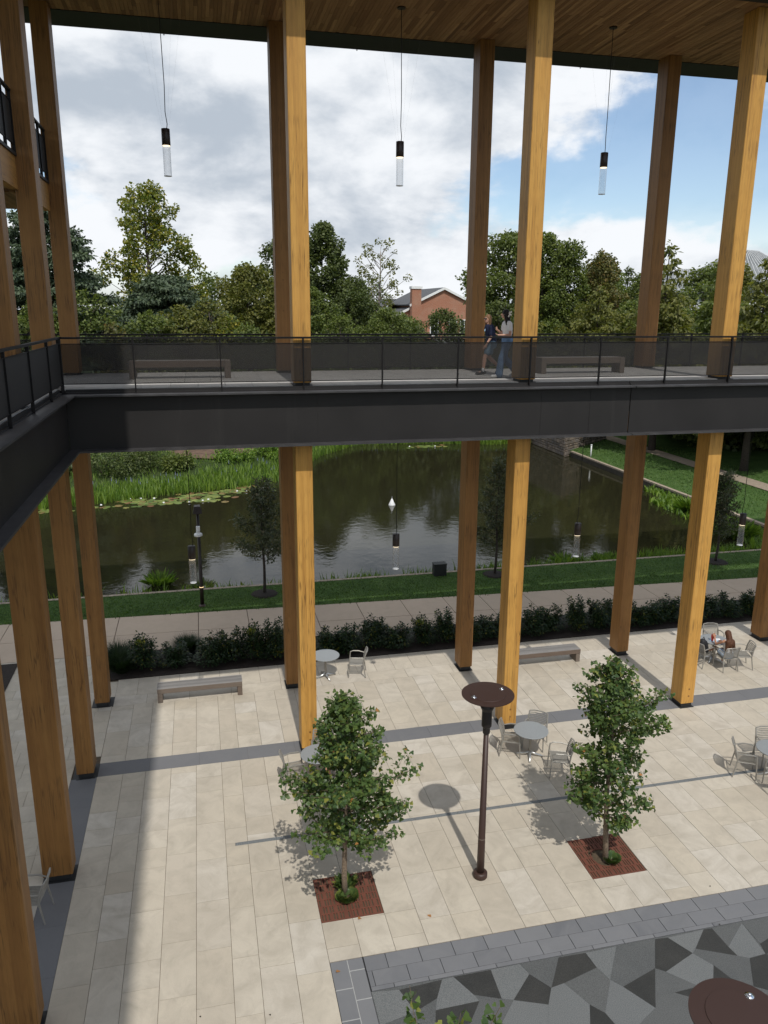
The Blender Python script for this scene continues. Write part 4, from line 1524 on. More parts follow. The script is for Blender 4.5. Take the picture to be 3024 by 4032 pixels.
# ================================================================== CHAIRS, TABLES, BENCHES
def make_chair():
    t = thing('patio_chair', '', 'chair', (0, 0, 0), group='grey metal patio chairs', local=True)
    w, dp = 0.27, 0.25    # half width, half depth
    for sx in (-1, 1):
        MB().path([(sx * w, dp, 0.0), (sx * (w - 0.01), dp - 0.02, 0.44), (sx * (w - 0.01), dp - 0.04, 0.655)], [0.015, 0.019, 0.017], 6).build('leg', 'aluminium', t)
        MB().path([(sx * w * 0.98, -dp - 0.03, 0.0), (sx * (w - 0.015), -dp + 0.045, 0.45), (sx * (w - 0.02), -dp + 0.01, 0.66), (sx * (w - 0.03), -dp - 0.05, 0.83)], [0.015, 0.021, 0.021, 0.018], 6).build('leg', 'aluminium', t)
        MB().path([(sx * (w - 0.01), dp - 0.05, 0.645), (sx * (w + 0.005), dp - 0.11, 0.672), (sx * (w + 0.01), -0.05, 0.668), (sx * (w - 0.02), -dp + 0.02, 0.63)], [0.014, 0.018, 0.018, 0.014], 6).build('armrest', 'aluminium', t)
    fr = MB()
    fr.path([(-w + .02, dp - .02, .44), (w - .02, dp - .02, .44), (w - .02, -dp + .05, .43), (-w + .02, -dp + .05, .43), (-w + .02, dp - .02, .44)], 0.014, 6)
    fr.build('seat_frame', 'aluminium', t)
    sl_ = MB()
    for i in range(12):
        x = -w + 0.045 + i * (2 * w - 0.09) / 11
        sl_.path([(x, -dp + .06, .432), (x, 0, .425), (x, dp - .04, .44)], 0.0125, 4, 0.6)
    sl_.build('seat_slats', 'aluminium', t)
    bf = MB()
    for i in range(8):
        f = i / 7
        z = 0.50 + 0.29 * f
        y = -dp + 0.035 - 0.075 * f ** 1.4
        bf.path([(-w + .03, y + .01, z), (-w * .4, y - .022, z), (w * .4, y - .022, z), (w - .03, y + .01, z)], 0.0125, 4)
    bf.build('back_slats', 'aluminium', t)
    MB().path([(-w + .03, -dp - .05, .83), (-w * .4, -dp - .085, .845), (w * .4, -dp - .085, .845), (w - .03, -dp - .05, .83)], 0.017, 6).build('top_rail', 'aluminium', t)
    return t


chair0 = make_chair()
_first = [True]


def chair(x, y, f, label):
    rz = math.atan2(f[1], f[0]) - PI / 2
    place_copy(chair0, _first[0], (x, y, 0.0), rz, label)
    _first[0] = False


chair(7.75, 4.22, (-0.95, 0.22), 'grey patio chair standing alone right of the table by the hedge')
chair(10.78, -1.07, (0.9, -0.44), 'grey patio chair left of the table by the middle front column')
chair(11.60, -2.19, (-0.95, 0.3), 'grey patio chair pulled away on the right of the middle table, beside the right ginkgo')
chair(11.52, -0.90, (-0.59, -0.8), 'grey patio chair behind the middle table, its back toward the dark band')
chair(19.39, 2.08, (0.0, 1.0), 'grey patio chair the long-haired woman sits on')
chair(19.98, 2.10, (-0.96, 0.28), 'grey patio chair right of the seated woman, nobody on it')
chair(18.82, 2.52, (0.95, 0.3), 'grey patio chair holding the black backpack')
chair(19.85, 3.42, (-0.2, -0.98), 'grey patio chair on the hedge side of the seated woman\'s table')
chair(5.14, -1.24, (1.0, 0.05), 'grey patio chair left of the table behind the left ginkgo')
chair(5.94, -0.62, (-0.15, -1.0), 'grey patio chair against the front column, behind the left ginkgo')
chair(5.52, -2.02, (0.05, 1.0), 'grey patio chair with a black bag, behind the left ginkgo')
chair(6.33, -1.35, (-1.0, 0.05), 'grey patio chair of the person hidden behind the left ginkgo')
chair(16.08, -3.22, (0.85, -0.5), 'grey patio chair left of the table cut by the right edge')
chair(16.98, -2.95, (-0.2, -0.97), 'grey patio chair at the right edge, behind its table')
chair(16.42, -4.02, (0.35, 0.93), 'grey patio chair at the right edge, nearest the bluestone border')
chair(-0.16, -4.42, (-1.0, 0.12), 'shaded grey patio chair between the left wing columns')


def make_table():
    t = thing('round_table', '', 'table', (0, 0, 0), group='round grey patio tables', local=True)
    MB().lathe([(0.40, 0.705), (0.43, 0.712), (0.438, 0.722), (0.438, 0.735), (0.425, 0.742), (0.0, 0.744)], 40).build('tabletop', 'table_grey', t, False)
    MB().lathe([(0.038, 0.08), (0.034, 0.12), (0.032, 0.69), (0.14, 0.70), (0.14, 0.708)], 14).build('pedestal', 'aluminium', t, True)
    for k in range(4):
        a = k * PI / 2 + 0.45
        MB().path([(0.02 * math.cos(a), 0.02 * math.sin(a), 0.12), (0.12 * math.cos(a), 0.12 * math.sin(a), 0.075), (0.35 * math.cos(a), 0.35 * math.sin(a), 0.022)],
                  [0.036, 0.03, 0.017], 8).build('foot', 'bright_metal', t, True)
    return t


tab0 = make_table()
for i, (x, y, rz, lab) in enumerate([(6.76, 4.24, -0.2, 'round grey table beside the hedge with one chair'), (11.20, -1.32, -0.85, 'round grey table with three empty chairs by the middle front column'),
                                     (19.37, 2.73, 0.2, 'round grey table where the long-haired woman sits'), (5.74, -1.24, 0.5, 'round grey table half hidden behind the left ginkgo'),
                                     (16.71, -3.45, 0.9, 'round grey table cut by the right edge'), (-0.85, -4.35, 0.1, 'round grey table in shade behind the left wing columns')]):
    place_copy(tab0, i == 0, (x, y, 0), rz, lab)


def slat_bench(x0, x1, y0, y1, z, label):
    t = thing('slatted_bench', label, 'bench', ((x0 + x1) / 2, (y0 + y1) / 2, z), group='low wooden benches')
    for x in (x0 + 0.003, x1 - 0.143):
        MB().box(x, x + 0.14, y0 + 0.012, y1 - 0.012, z, z + 0.30).build('leg', 'bench_beam', t, bevel=0.008)
    MB().box(x0, x1, y0, y0 + 0.055, z + 0.295, z + 0.438).build('front_beam', 'bench_beam', t, bevel=0.006)
    MB().box(x0, x1, y1 - 0.055, y1, z + 0.295, z + 0.438).build('rear_beam', 'bench_beam', t, bevel=0.006)
    MB().box(x0 + 0.002, x0 + 0.142, y0 + 0.056, y1 - 0.056, z + 0.302, z + 0.372).build('end_block', 'bench_beam', t)
    MB().box(x1 - 0.142, x1 - 0.002, y0 + 0.056, y1 - 0.056, z + 0.302, z + 0.372).build('end_block', 'bench_beam', t)
    n = 7
    w = (y1 - y0 - 0.0) / n
    for i in range(n):
        zt = z + 0.442 + rnd.uniform(0, .003)
        MB().box(x0 - 0.004, x1 + 0.004, y0 + i * w + 0.011, y0 + (i + 1) * w - 0.011, zt - 0.045 if 0 < i < n - 1 else z + 0.4395, zt).build('slat', 'bench_wood', t)
    return t


slat_bench(1.74, 4.17, 3.58, 4.06, 0, 'weathered slatted bench before the left end of the hedge')
slat_bench(12.62, 15.05, 3.54, 4.03, 0, 'weathered slatted bench between two columns, right of the lamp disc')


def block_bench(x0, x1, y0, y1, z, label):
    t = thing('timber_bench', label, 'bench', ((x0 + x1) / 2, (y0 + y1) / 2, z), group='timber benches on the walkway')
    for x in (x0, x1 - 0.145):
        MB().box(x, x + 0.145, y0, y1, z, z + 0.435).build('leg', 'bench_beam', t, bevel=0.008)
    n = 4
    w = (y1 - y0) / n
    for i in range(n):
        MB().box(x0 + 0.148, x1 - 0.148, y0 + i * w + 0.004, y0 + (i + 1) * w - 0.004, z + 0.275, z + 0.435).build('seat_beam', 'bench_wood' if i else 'bench_beam', t, bevel=0.006)
    return t


block_bench(1.74, 4.17, 2.15, 2.62, ZD, 'timber bench on the walkway behind the left railing panels')
block_bench(12.50, 15.0, 2.15, 2.62, ZD, 'timber bench on the walkway right of the walking women')

# ---- things on the seated woman's table and chairs
pp = thing('paper_sheet', 'white printed paper lying on a blue folder on the round table', 'paper', (19.36, 2.62, 0.7455))
MB().prism([(19.24, 2.56), (19.50, 2.50), (19.56, 2.72), (19.30, 2.78)], 0.750, 0.7515).build('sheet', 'paper', pp)
MB().prism([(19.36, 2.585), (19.44, 2.565), (19.46, 2.64), (19.38, 2.66)], 0.7515, 0.7519).build('print', 'folder_blue', pp)
fo = MB().prism([(19.12, 2.60), (19.50, 2.36), (19.62, 2.56), (19.24, 2.80)], 0.7445, 0.7485).build('folder', 'folder_blue')
tag(fo, 'pale blue folder under the white paper on the round table', 'folder')


def blob(name, caps, mat, parent=None, voxel=0.012, smooth=3, loc=None):
    """one continuous skin over tapered limbs: caps are (p0, p1, r0, r1) or (centre, radii)"""
    mb = MB()
    for c in caps:
        if len(c) == 2:
            ce, ra = c
            n, m = 12, 8
            o = len(mb.v)
            vs = []
            for i in range(m + 1):
                ph = PI * i / m
                for k in range(n):
                    th = 2 * PI * k / n
                    vs.append((ce[0] + ra[0] * math.sin(ph) * math.cos(th), ce[1] + ra[1] * math.sin(ph) * math.sin(th), ce[2] + ra[2] * math.cos(ph)))
            mb.add(vs, [(i * n + k, (i + 1) * n + k, (i + 1) * n + (k + 1) % n, i * n + (k + 1) % n) for i in range(m) for k in range(n)])
        else:
            p0, p1, r0, r1 = c
            p0, p1 = Vector(p0), Vector(p1)
            d = (p1 - p0)
            u = d.normalized()
            mb.path([p0 - u * r0 * 0.8, p0 - u * r0 * 0.45, p0, p0 + d * .5, p1, p1 + u * r1 * 0.45, p1 + u * r1 * 0.8],
                    [r0 * 0.5, r0 * 0.87, r0, (r0 + r1) / 2, r1, r1 * 0.87, r1 * 0.5], 10)
    me = mb.mesh(name)
    tmp = D.objects.new('tmp', me)
    COL.objects.link(tmp)
    r = tmp.modifiers.new('r', 'REMESH')
    r.mode = 'VOXEL'
    r.voxel_size = voxel
    s = tmp.modifiers.new('s', 'SMOOTH')
    s.iterations = smooth
    s.factor = 0.5
    dg = bpy.context.evaluated_depsgraph_get()
    m2 = D.meshes.new_from_object(tmp.evaluated_get(dg))
    D.objects.remove(tmp)
    m2.name = name
    m2.polygons.foreach_set('use_smooth', [True] * len(m2.polygons))
    m2.materials.clear()
    o = link(name, m2, mat, parent)
    if loc:
        o.location = loc
    return o


def hand(wrist, d, palmn, r=1.0, curl=0.35):
    """palm, four unequal fingers and a thumb from its side"""
    w = Vector(wrist)
    d = Vector(d).normalized()
    n = Vector(palmn)
    n = (n - d * n.dot(d)).normalized()
    s = d.cross(n)
    caps = [(w, w + d * 0.055 * r, 0.021 * r, 0.027 * r), (w + d * .05 * r + s * .018 * r, w + d * .05 * r - s * .018 * r, .016 * r, .016 * r)]
    for i, L in enumerate((0.062, 0.075, 0.070, 0.052)):
        b = w + d * 0.075 * r + s * (0.028 - 0.019 * i) * r
        k = b + (d * math.cos(curl) + n * math.sin(curl)).normalized() * L * .5 * r
        e = k + (d * math.cos(curl * 2.4) + n * math.sin(curl * 2.4)).normalized() * L * .5 * r
        caps += [(b - d * .03 * r, k, .0098 * r, .0088 * r), (k, e, .0088 * r, .0072 * r)]
    b = w + d * 0.02 * r + s * 0.026 * r
    k = b + (d * .6 + s * .7 + n * .3).normalized() * .035 * r
    e = k + (d * .9 + s * .25 + n * .3).normalized() * .03 * r
    caps += [(b, k, .0125 * r, .0105 * r), (k, e, .0105 * r, .0085 * r)]
    return caps


def head_caps(c, f, r=1.0):
    """c: head centre, f: where the face looks (unit, level)"""
    c, f = Vector(c), Vector(f).normalized()
    s = Vector((0, 0, 1)).cross(f)
    u = Vector((0, 0, 1))
    return [(tuple(c), (0.078 * r, 0.078 * r, 0.098 * r)), (tuple(c - f * .02 * r + u * .02 * r), (0.082 * r, 0.082 * r, .082 * r)),
            (tuple(c + f * .035 * r - u * .055 * r), (0.048 * r, 0.048 * r, 0.048 * r)),
            (c + f * .078 * r + u * .012 * r, c + f * .102 * r - u * .022 * r, .010 * r, .013 * r),
            (c + f * .068 * r - u * .052 * r + s * .018 * r, c + f * .068 * r - u * .052 * r - s * .018 * r, .012 * r, .012 * r),
            (tuple(c + s * .08 * r - f * .005 - u * .01), (.015, .015, .028)), (tuple(c - s * .08 * r - f * .005 - u * .01), (.015, .015, .028))]


def face_bits(t, c, f, r=1.0):
    c, f = Vector(c), Vector(f).normalized()
    s = Vector((0, 0, 1)).cross(f)
    u = Vector((0, 0, 1))
    for k in (-1, 1):
        p = c + f * .073 * r + s * .03 * k * r + u * .008 * r
        MB().lathe([(0.002, -.007), (.010, 0), (.002, .007)], 8, tuple(p)).build('eye', 'black_cloth', t, True)
    p = c + f * .083 * r - u * .048 * r
    MB().path([p - s * .022 * r, p + f * .004, p + s * .022 * r], [.003, .006, .003], 6).build('mouth', 'lip', t, True)


plain('lip', (0.40, 0.13, 0.11), 0.45)


# ---- two women walking on the walkway (they walk toward -x)
def W(base):
    bx, by, bz = base
    return lambda f, s, z: Vector((bx - f, by - s, bz + z))   # forward, left, up


base = (11.06, 2.25, ZD)
q = W(base)
pa = thing('person', 'woman in a navy T-shirt, shorts and sunglasses walking on the walkway', 'person', base)
hc = q(.13, 0, 1.455)
fl_ = Vector((-0.93, -0.36, 0))
caps = head_caps(hc, fl_, 0.98) + [(q(.085, 0, 1.27), q(.11, 0, 1.40), .052, .048), (q(.0, 0, .86), q(.03, 0, 1.05), .125, .115), (q(.03, 0, 1.05), q(.07, 0, 1.22), .118, .125),
    (q(.07, .14, 1.255), q(.07, -.14, 1.255), .05, .05)]
LH, LK, LA = q(.0, .085, .83), q(.20, .08, .47), q(.24, .085, .09)
RH, RK, RA = q(.0, -.085, .83), q(.02, -.08, .45), q(-.33, -.085, .15)
for h_, k_, a_, toe in ((LH, LK, LA, q(.42, .09, .035)), (RH, RK, RA, q(-.20, -.085, .035))):
    caps += [(h_, k_, .082, .052), (k_, k_ + (a_ - k_) * .35, .050, .054), (k_ + (a_ - k_) * .3, a_, .053, .034), (a_, toe, .035, .032)]
LS, LE, LW = q(.07, .19, 1.23), q(.10, .235, 1.0), q(.22, .20, .79)
RS, RE, RW = q(.07, -.19, 1.23), q(-.02, -.22, .99), q(-.08, -.2, .77)
for s_, e_, w_ in ((LS, LE, LW), (RS, RE, RW)):
    caps += [(s_, e_, .046, .037), (e_, w_, .036, .026)] + hand(w_, (w_ - e_), (0, 1, 0), 1.0)
blob('body', caps, 'skin_fair', pa, 0.0085, 3, (0, 0, 0)).data.transform(Matrix.Translation(-Vector(base)))
pb_ = lambda o: o.data.transform(Matrix.Translation(-Vector(base)))
pb_(blob('shirt', [(q(.0, 0, .84), q(.03, 0, 1.05), .15, .135), (q(.03, 0, 1.05), q(.075, 0, 1.22), .137, .14), (q(.07, .15, 1.25), q(.07, -.15, 1.25), .064, .064),
    (LS, LS + (LE - LS) * .75, .066, .062), (RS, RS + (RE - RS) * .75, .066, .062), (q(.0, .06, .84), q(.0, -.06, .84), .13, .13)], 'navy_cloth', pa, 0.012))
MB().lathe([(0.028, 0), (0.036, 0.002)], 16).build('chest_print', 'folder_blue', None)
cp_ = D.objects['chest_print']
cp_.parent = pa
cp_.location = (-0.205, -0.03, 1.17)
cp_.rotation_euler = (0, R(-82), R(10))
pb_(blob('shorts', [(q(0, .05, .80), q(0, -.05, .80), .142, .142), (LH, LH + (LK - LH) * .66, .112, .098), (RH, RH + (RK - RH) * .66, .112, .098)], 'short_blue', pa, 0.012))
for a_, toe, nm in ((LA, q(.42, .09, .035), 'shoe'), (RA, q(-.20, -.085, .035), 'shoe')):
    d_ = (toe - a_).normalized()
    pb_(blob('shoe', [(a_ - d_ * .045 + Vector((0, 0, -.045)), toe, .045, .042), (a_ + Vector((0, 0, -.03)), a_ + d_ * .05, .046, .042)], 'black_cloth', pa, 0.009))
    pb_(blob('sock', [(a_ + Vector((0, 0, -.01)), a_ + Vector((0, 0, .075)), .040, .042)], 'white_cloth', pa, 0.01))
pb_(blob('hair', [(tuple(hc - fl_ * .028 + Vector((0, 0, .028))), (.096, .096, .098)), (hc - fl_ * .05 + Vector((0, 0, -.02)), hc - fl_ * .06 + Vector((0, 0, -.17)), .082, .055),
    (hc + fl_.cross(Vector((0, 0, 1))) * .078 - fl_ * .015, hc + fl_.cross(Vector((0, 0, 1))) * .085 - fl_ * .02 + Vector((0, 0, -.16)), .034, .03),
    (hc - fl_.cross(Vector((0, 0, 1))) * .078 - fl_ * .015, hc - fl_.cross(Vector((0, 0, 1))) * .085 - fl_ * .02 + Vector((0, 0, -.16)), .034, .03)], 'hair_light', pa, 0.011, 2))
pb_(blob('sunglasses', [(hc + fl_ * .084 + fl_.cross(Vector((0, 0, 1))) * .034 + Vector((0, 0, .012)), hc + fl_ * .086 + fl_.cross(Vector((0, 0, 1))) * .03 + Vector((0, 0, .006)), .021, .021),
    (hc + fl_ * .084 - fl_.cross(Vector((0, 0, 1))) * .034 + Vector((0, 0, .012)), hc + fl_ * .086 - fl_.cross(Vector((0, 0, 1))) * .03 + Vector((0, 0, .006)), .021, .021),
    (hc + fl_ * .086 + fl_.cross(Vector((0, 0, 1))) * .06 + Vector((0, 0, .014)), hc + fl_ * .086 - fl_.cross(Vector((0, 0, 1))) * .06 + Vector((0, 0, .014)), .008, .008)], 'black_cloth', pa, 0.007, 1))
_o = len(pa.children)
_p0 = hc + fl_ * .083 - Vector((0, 0, .047))
_s = fl_.cross(Vector((0, 0, 1)))
MB().path([_p0 - _s * .022 - Vector(base), _p0 + fl_ * .004 - Vector(base), _p0 + _s * .022 - Vector(base)], [.003, .006, .003], 6).mesh('mouth')
link('mouth', MB().path([_p0 - _s * .022 - Vector(base), _p0 + fl_ * .004 - Vector(base), _p0 + _s * .022 - Vector(base)], [.003, .006, .003], 6).mesh('mouth'), 'lip', pa)

base = (11.13, 1.30, ZD)
q = W(base)
pbn = thing('person', 'woman in a white cropped top and blue jeans with a white bow in black hair', 'person', base)
pb_ = lambda o: o.data.transform(Matrix.Translation(-Vector(base)))
hc = q(.09, .0, 1.585)
fl_ = Vector((-0.85, 0.50, 0)).normalized()
caps = head_caps(hc, fl_, 1.0) + [(q(.03, 0, 1.39), q(.07, 0, 1.52), .050, .047), (q(.0, 0, .98), q(.0, 0, 1.16), .122, .108), (q(.0, 0, 1.16), q(.02, 0, 1.33), .110, .122),
    (q(.02, .14, 1.375), q(.02, -.14, 1.375), .048, .048)]
LH, LK, LA = q(.0, .09, .93), q(.17, .09, .50), q(.22, .09, .09)
RH, RK, RA = q(.0, -.09, .93), q(.03, -.09, .50), q(-.30, -.09, .16)
LS, LE, LW = q(.02, .185, 1.35), q(.02, .24, 1.08), q(.26, .20, 1.075)
RS, RE, RW = q(.02, -.185, 1.35), q(.06, -.23, 1.09), q(.24, -.10, 1.19)
for s_, e_, w_, pn in ((LS, LE, LW, (0, 0, 1)), (RS, RE, RW, (0, -1, .5))):
    caps += [(s_, e_, .044, .036), (e_, w_, .035, .025)] + hand(w_, (w_ - e_), pn, 1.0, 0.4)
for h_, k_, a_ in ((LH, LK, LA), (RH, RK, RA)):
    caps += [(h_, k_, .07, .048), (k_, a_, .048, .036)]
pb_(blob('body', caps, 'skin_fair', pbn, 0.0085))
pb_(blob('crop_top', [(q(.0, 0, 1.115), q(.02, 0, 1.32), .124, .136), (q(.02, .15, 1.365), q(.02, -.15, 1.365), .062, .062), (LS, LS + (LE - LS) * .52, .064, .064), (RS, RS + (RE - RS) * .52, .064, .064)], 'white_cloth', pbn, 0.012))
pb_(blob('jeans', [(q(0, .05, .96), q(0, -.05, .96), .135, .135), (q(0, .04, 1.0), q(0, -.04, 1.0), .122, .122), (LH, LK, .112, .082), (LK, LA, .085, .098), (RH, RK, .112, .082), (RK, RA, .085, .095), (LA, LA + Vector((0, 0, -.02)), .10, .10)], 'denim_blue', pbn, 0.012))
for a_, toe in ((LA, q(.42, .09, .035)), (RA, q(-.16, -.09, .03))):
    d_ = (toe - a_).normalized()
    pb_(blob('shoe', [(a_ - d_ * .05 + Vector((0, 0, -.05)), toe, .045, .042), (a_ + Vector((0, 0, -.03)), a_ + d_ * .06, .048, .042)], 'white_cloth', pbn, 0.009))
pb_(blob('hair', [(tuple(hc - fl_ * .025 + Vector((0, 0, .028))), (.099, .099, .10)), (hc - fl_ * .06 + Vector((0, 0, .0)), hc - fl_ * .09 + Vector((0, 0, -.20)), .078, .058),
    (hc - fl_ * .09 + Vector((0, 0, -.18)), hc - fl_ * .10 + Vector((0.01, -.03, -.36)), .06, .03), (hc + Vector((-.02, -.075, -.03)), hc + Vector((.02, -.10, -.26)), .035, .025)], 'hair_black', pbn, 0.011, 2))
bw = Vector((hc.x + .075, hc.y - .09, hc.z + .0))
pb_(blob('hair_bow', [(bw, bw + Vector((.05, -.01, .06)), .012, .022), (bw, bw + Vector((-.02, -.02, -.06)), .012, .020), (bw, bw + Vector((.05, -.01, -.02)), .012, .02), (bw, bw + Vector((-.005, -.02, .05)), .012, .02)], 'bow_white', pbn, 0.008, 2))
face_bits(pbn, hc, fl_)


# ---- seated women
def seated(base, rz, label, hairmat, top, bottom):
    t = thing('person', label, 'person', (0, 0, 0), local=True)
    v = Vector
    hc = v((0.02, 0.08, 1.165))
    f = v((0.05, 0.95, -.0)).normalized()
    caps = head_caps(hc, f, 0.98) + [(v((0, .0, .99)), v((.015, .05, 1.10)), .05, .046), (v((0, -.08, .52)), v((0, -.06, .70)), .135, .115), (v((0, -.06, .70)), v((0, -.02, .92)), .115, .125),
                                     (v((.14, -.01, .96)), v((-.14, -.01, .96)), .048, .048)]
    # legs: right foot on the ground, left leg crossed over it
    legs = [((.09, -.05, .51), (.10, .36, .50), (.14, .30, .09), (.16, .44, .035)), ((-.09, -.05, .51), (-.13, .38, .57), (-.36, .62, .33), (-.47, .70, .27))]
    for h_, k_, a_, to in legs:
        h_, k_, a_, to = v(h_), v(k_), v(a_), v(to)
        caps += [(h_, k_, .085, .055), (k_, k_ + (a_ - k_) * .35, .052, .056), (k_ + (a_ - k_) * .3, a_, .054, .034), (a_, to, .034, .030)]
    arms = [((-.185, -.01, .94), (-.26, .20, .78), (-.20, .40, .93), (0.1, .3, 1)), ((.185, -.01, .94), (.25, .16, .76), (.10, .40, .765), (0, 0, -1))]
    for s_, e_, w_, pn in arms:
        s_, e_, w_ = v(s_), v(e_), v(w_)
        caps += [(s_, e_, .045, .037), (e_, w_, .036, .026)] + hand(w_, (w_ - e_), pn, 1.0, 0.5)
    blob('body', caps, 'skin_tan', t, 0.0085)
    blob('tank_top', [(v((0, -.08, .53)), v((0, -.06, .70)), .146, .127), (v((0, -.06, .70)), v((0, -.02, .88)), .127, .136), (v((.09, -.01, .90)), v((.10, -.02, .985)), .04, .03), (v((-.09, -.01, .90)), v((-.10, -.02, .985)), .04, .03)], top, t, 0.012)
    blob('shorts', [(v((.05, -.09, .52)), v((-.05, -.09, .52)), .150, .150), (v((.09, -.05, .51)), v((.10, .17, .51)), .108, .10), (v((-.09, -.05, .51)), v((-.11, .17, .54)), .108, .10)], bottom, t, 0.012)
    for h_, k_, a_, to in legs:
        a_, to = v(a_), v(to)
        d_ = (to - a_).normalized()
        blob('shoe', [(a_ - d_ * .04 + v((0, 0, -.035)), to, .042, .040), (a_, a_ + d_ * .06, .044, .04)], 'white_cloth', t, 0.009)
    blob('hair', [(tuple(hc - f * .028 + v((0, 0, .03))), (.10, .10, .10)), (hc - f * .05, v((.02, -.12, .88)), .098, .10), (v((.09, -.10, .96)), v((.20, -.12, .66)), .085, .035), (v((-.07, -.11, .96)), v((-.13, -.15, .66)), .085, .035), (v((.0, -.13, .90)), v((.02, -.17, .62)), .08, .04), (v((.09, .0, 1.06)), v((.14, -.06, .80)), .04, .03)], hairmat, t, 0.011, 2)
    face_bits(t, hc, f)
    t.location = base
    t.rotation_euler = (0, 0, rz)
    return t


seated((19.39, 2.10, 0), 0.0, 'woman with long brown hair in white top and pale shorts sitting at a table', 'hair_brown', 'white_cloth', 'denim_pale')
p4 = seated((6.30, -1.35, 0), PI / 2, 'person with dark hair sitting mostly hidden behind the left ginkgo', 'hair_brown', 'black_cloth', 'black_cloth')

tm = thing('tumbler', 'red drinking tumbler with a handle on the round table by the woman', 'tumbler', (19.22, 2.62, 0.745), local=True)
MB().lathe([(0.036, 0.0), (0.038, 0.08), (0.048, 0.10), (0.050, 0.21), (0.047, 0.215)], 18).build('cup', 'red_plastic', tm, True)
MB().lathe([(0.049, 0.21), (0.049, 0.225), (0.02, 0.228)], 18).build('lid', 'lip', tm, True)
MB().path([(0.045, 0, .20), (0.092, 0, .195), (0.097, 0, .13), (0.045, 0, .10)], 0.010, 6).build('handle', 'red_plastic', tm, True)
MB().path([(0.01, 0, .22), (0.02, 0.0, .32)], 0.005, 6).build('straw', 'paper', tm)
bp = thing('backpack', 'black backpack slumped on the chair left of the seated woman', 'backpack', (18.84, 2.54, 0.44), local=True)
blob('bag_body', [((-.05, 0, .10), (-.03, .0, .34), .16, .12), ((.08, .05, .10), (.05, .02, .30), .13, .10), ((-.1, -.1, .06), (.1, .1, .06), .09, .09)], 'black_cloth', bp, 0.015, 2)
blob('front_pocket', [((.05, -.13, .08), (.05, -.11, .22), .07, .06)], 'black_cloth', bp, 0.015, 2)
MB().path([(.0, -.12, .30), (.12, -.26, .10), (.15, -.28, -.15), (.12, -.25, -.30)], [.016, .016, .012, .010], 6, .4).build('strap', 'black_cloth', bp)
MB().path([(-.04, .0, .44), (.0, .02, .50), (.05, .02, .42)], .012, 6).build('carry_loop', 'black_cloth', bp)
b2 = thing('handbag', 'black bag lying on the chair behind the left ginkgo', 'bag', (5.52, -2.0, 0.44), local=True)
blob('bag_body', [((-.12, 0, .09), (.12, 0, .09), .10, .09), ((-.08, 0.02, .15), (.1, .02, .14), .08, .07)], 'black_cloth', b2, 0.014, 2)
MB().path([(-.12, 0, .16), (-.06, -.03, .30), (.06, -.03, .30), (.12, 0, .16)], .011, 6).build('handle', 'black_cloth', b2)

# fallen leaves
for i, (x, y, lab) in enumerate([(7.16, -6.05, 'orange fallen leaf on a pale slab right of the left grate'), (5.86, -5.86, 'orange fallen leaf at the near edge of the left grate'), (5.20, -6.93, 'orange fallen leaf on the corner of the bluestone border'),
                                 (12.36, -7.50, 'dark fallen leaf on the narrow bluestone course'), (12.80, -6.55, 'dark fallen leaf on pale paving near the border'), (2.9, -7.35, 'dark speck of a leaf on the lower left slabs'), (4.0, -7.60, 'small dark leaf on the slabs left of the bluestone corner')]):
    g = np.random.default_rng(40 + i)
    n = 1
    me = leaves('fallen_leaf', np.array([[0, 0, .006]]), np.array([[g.normal(), g.normal(), .1]]), np.array([[.2, .1, 1]]), 0.07 if i < 3 else .035, 0.07 if i < 3 else .03, 'fan')
    o = link('fallen_leaf', me, 'leaf_fallen' if i < 3 else 'mulch')
    o.location = (x, y, 0.004)
    tag(o, lab, 'fallen leaf', 'fallen leaves')

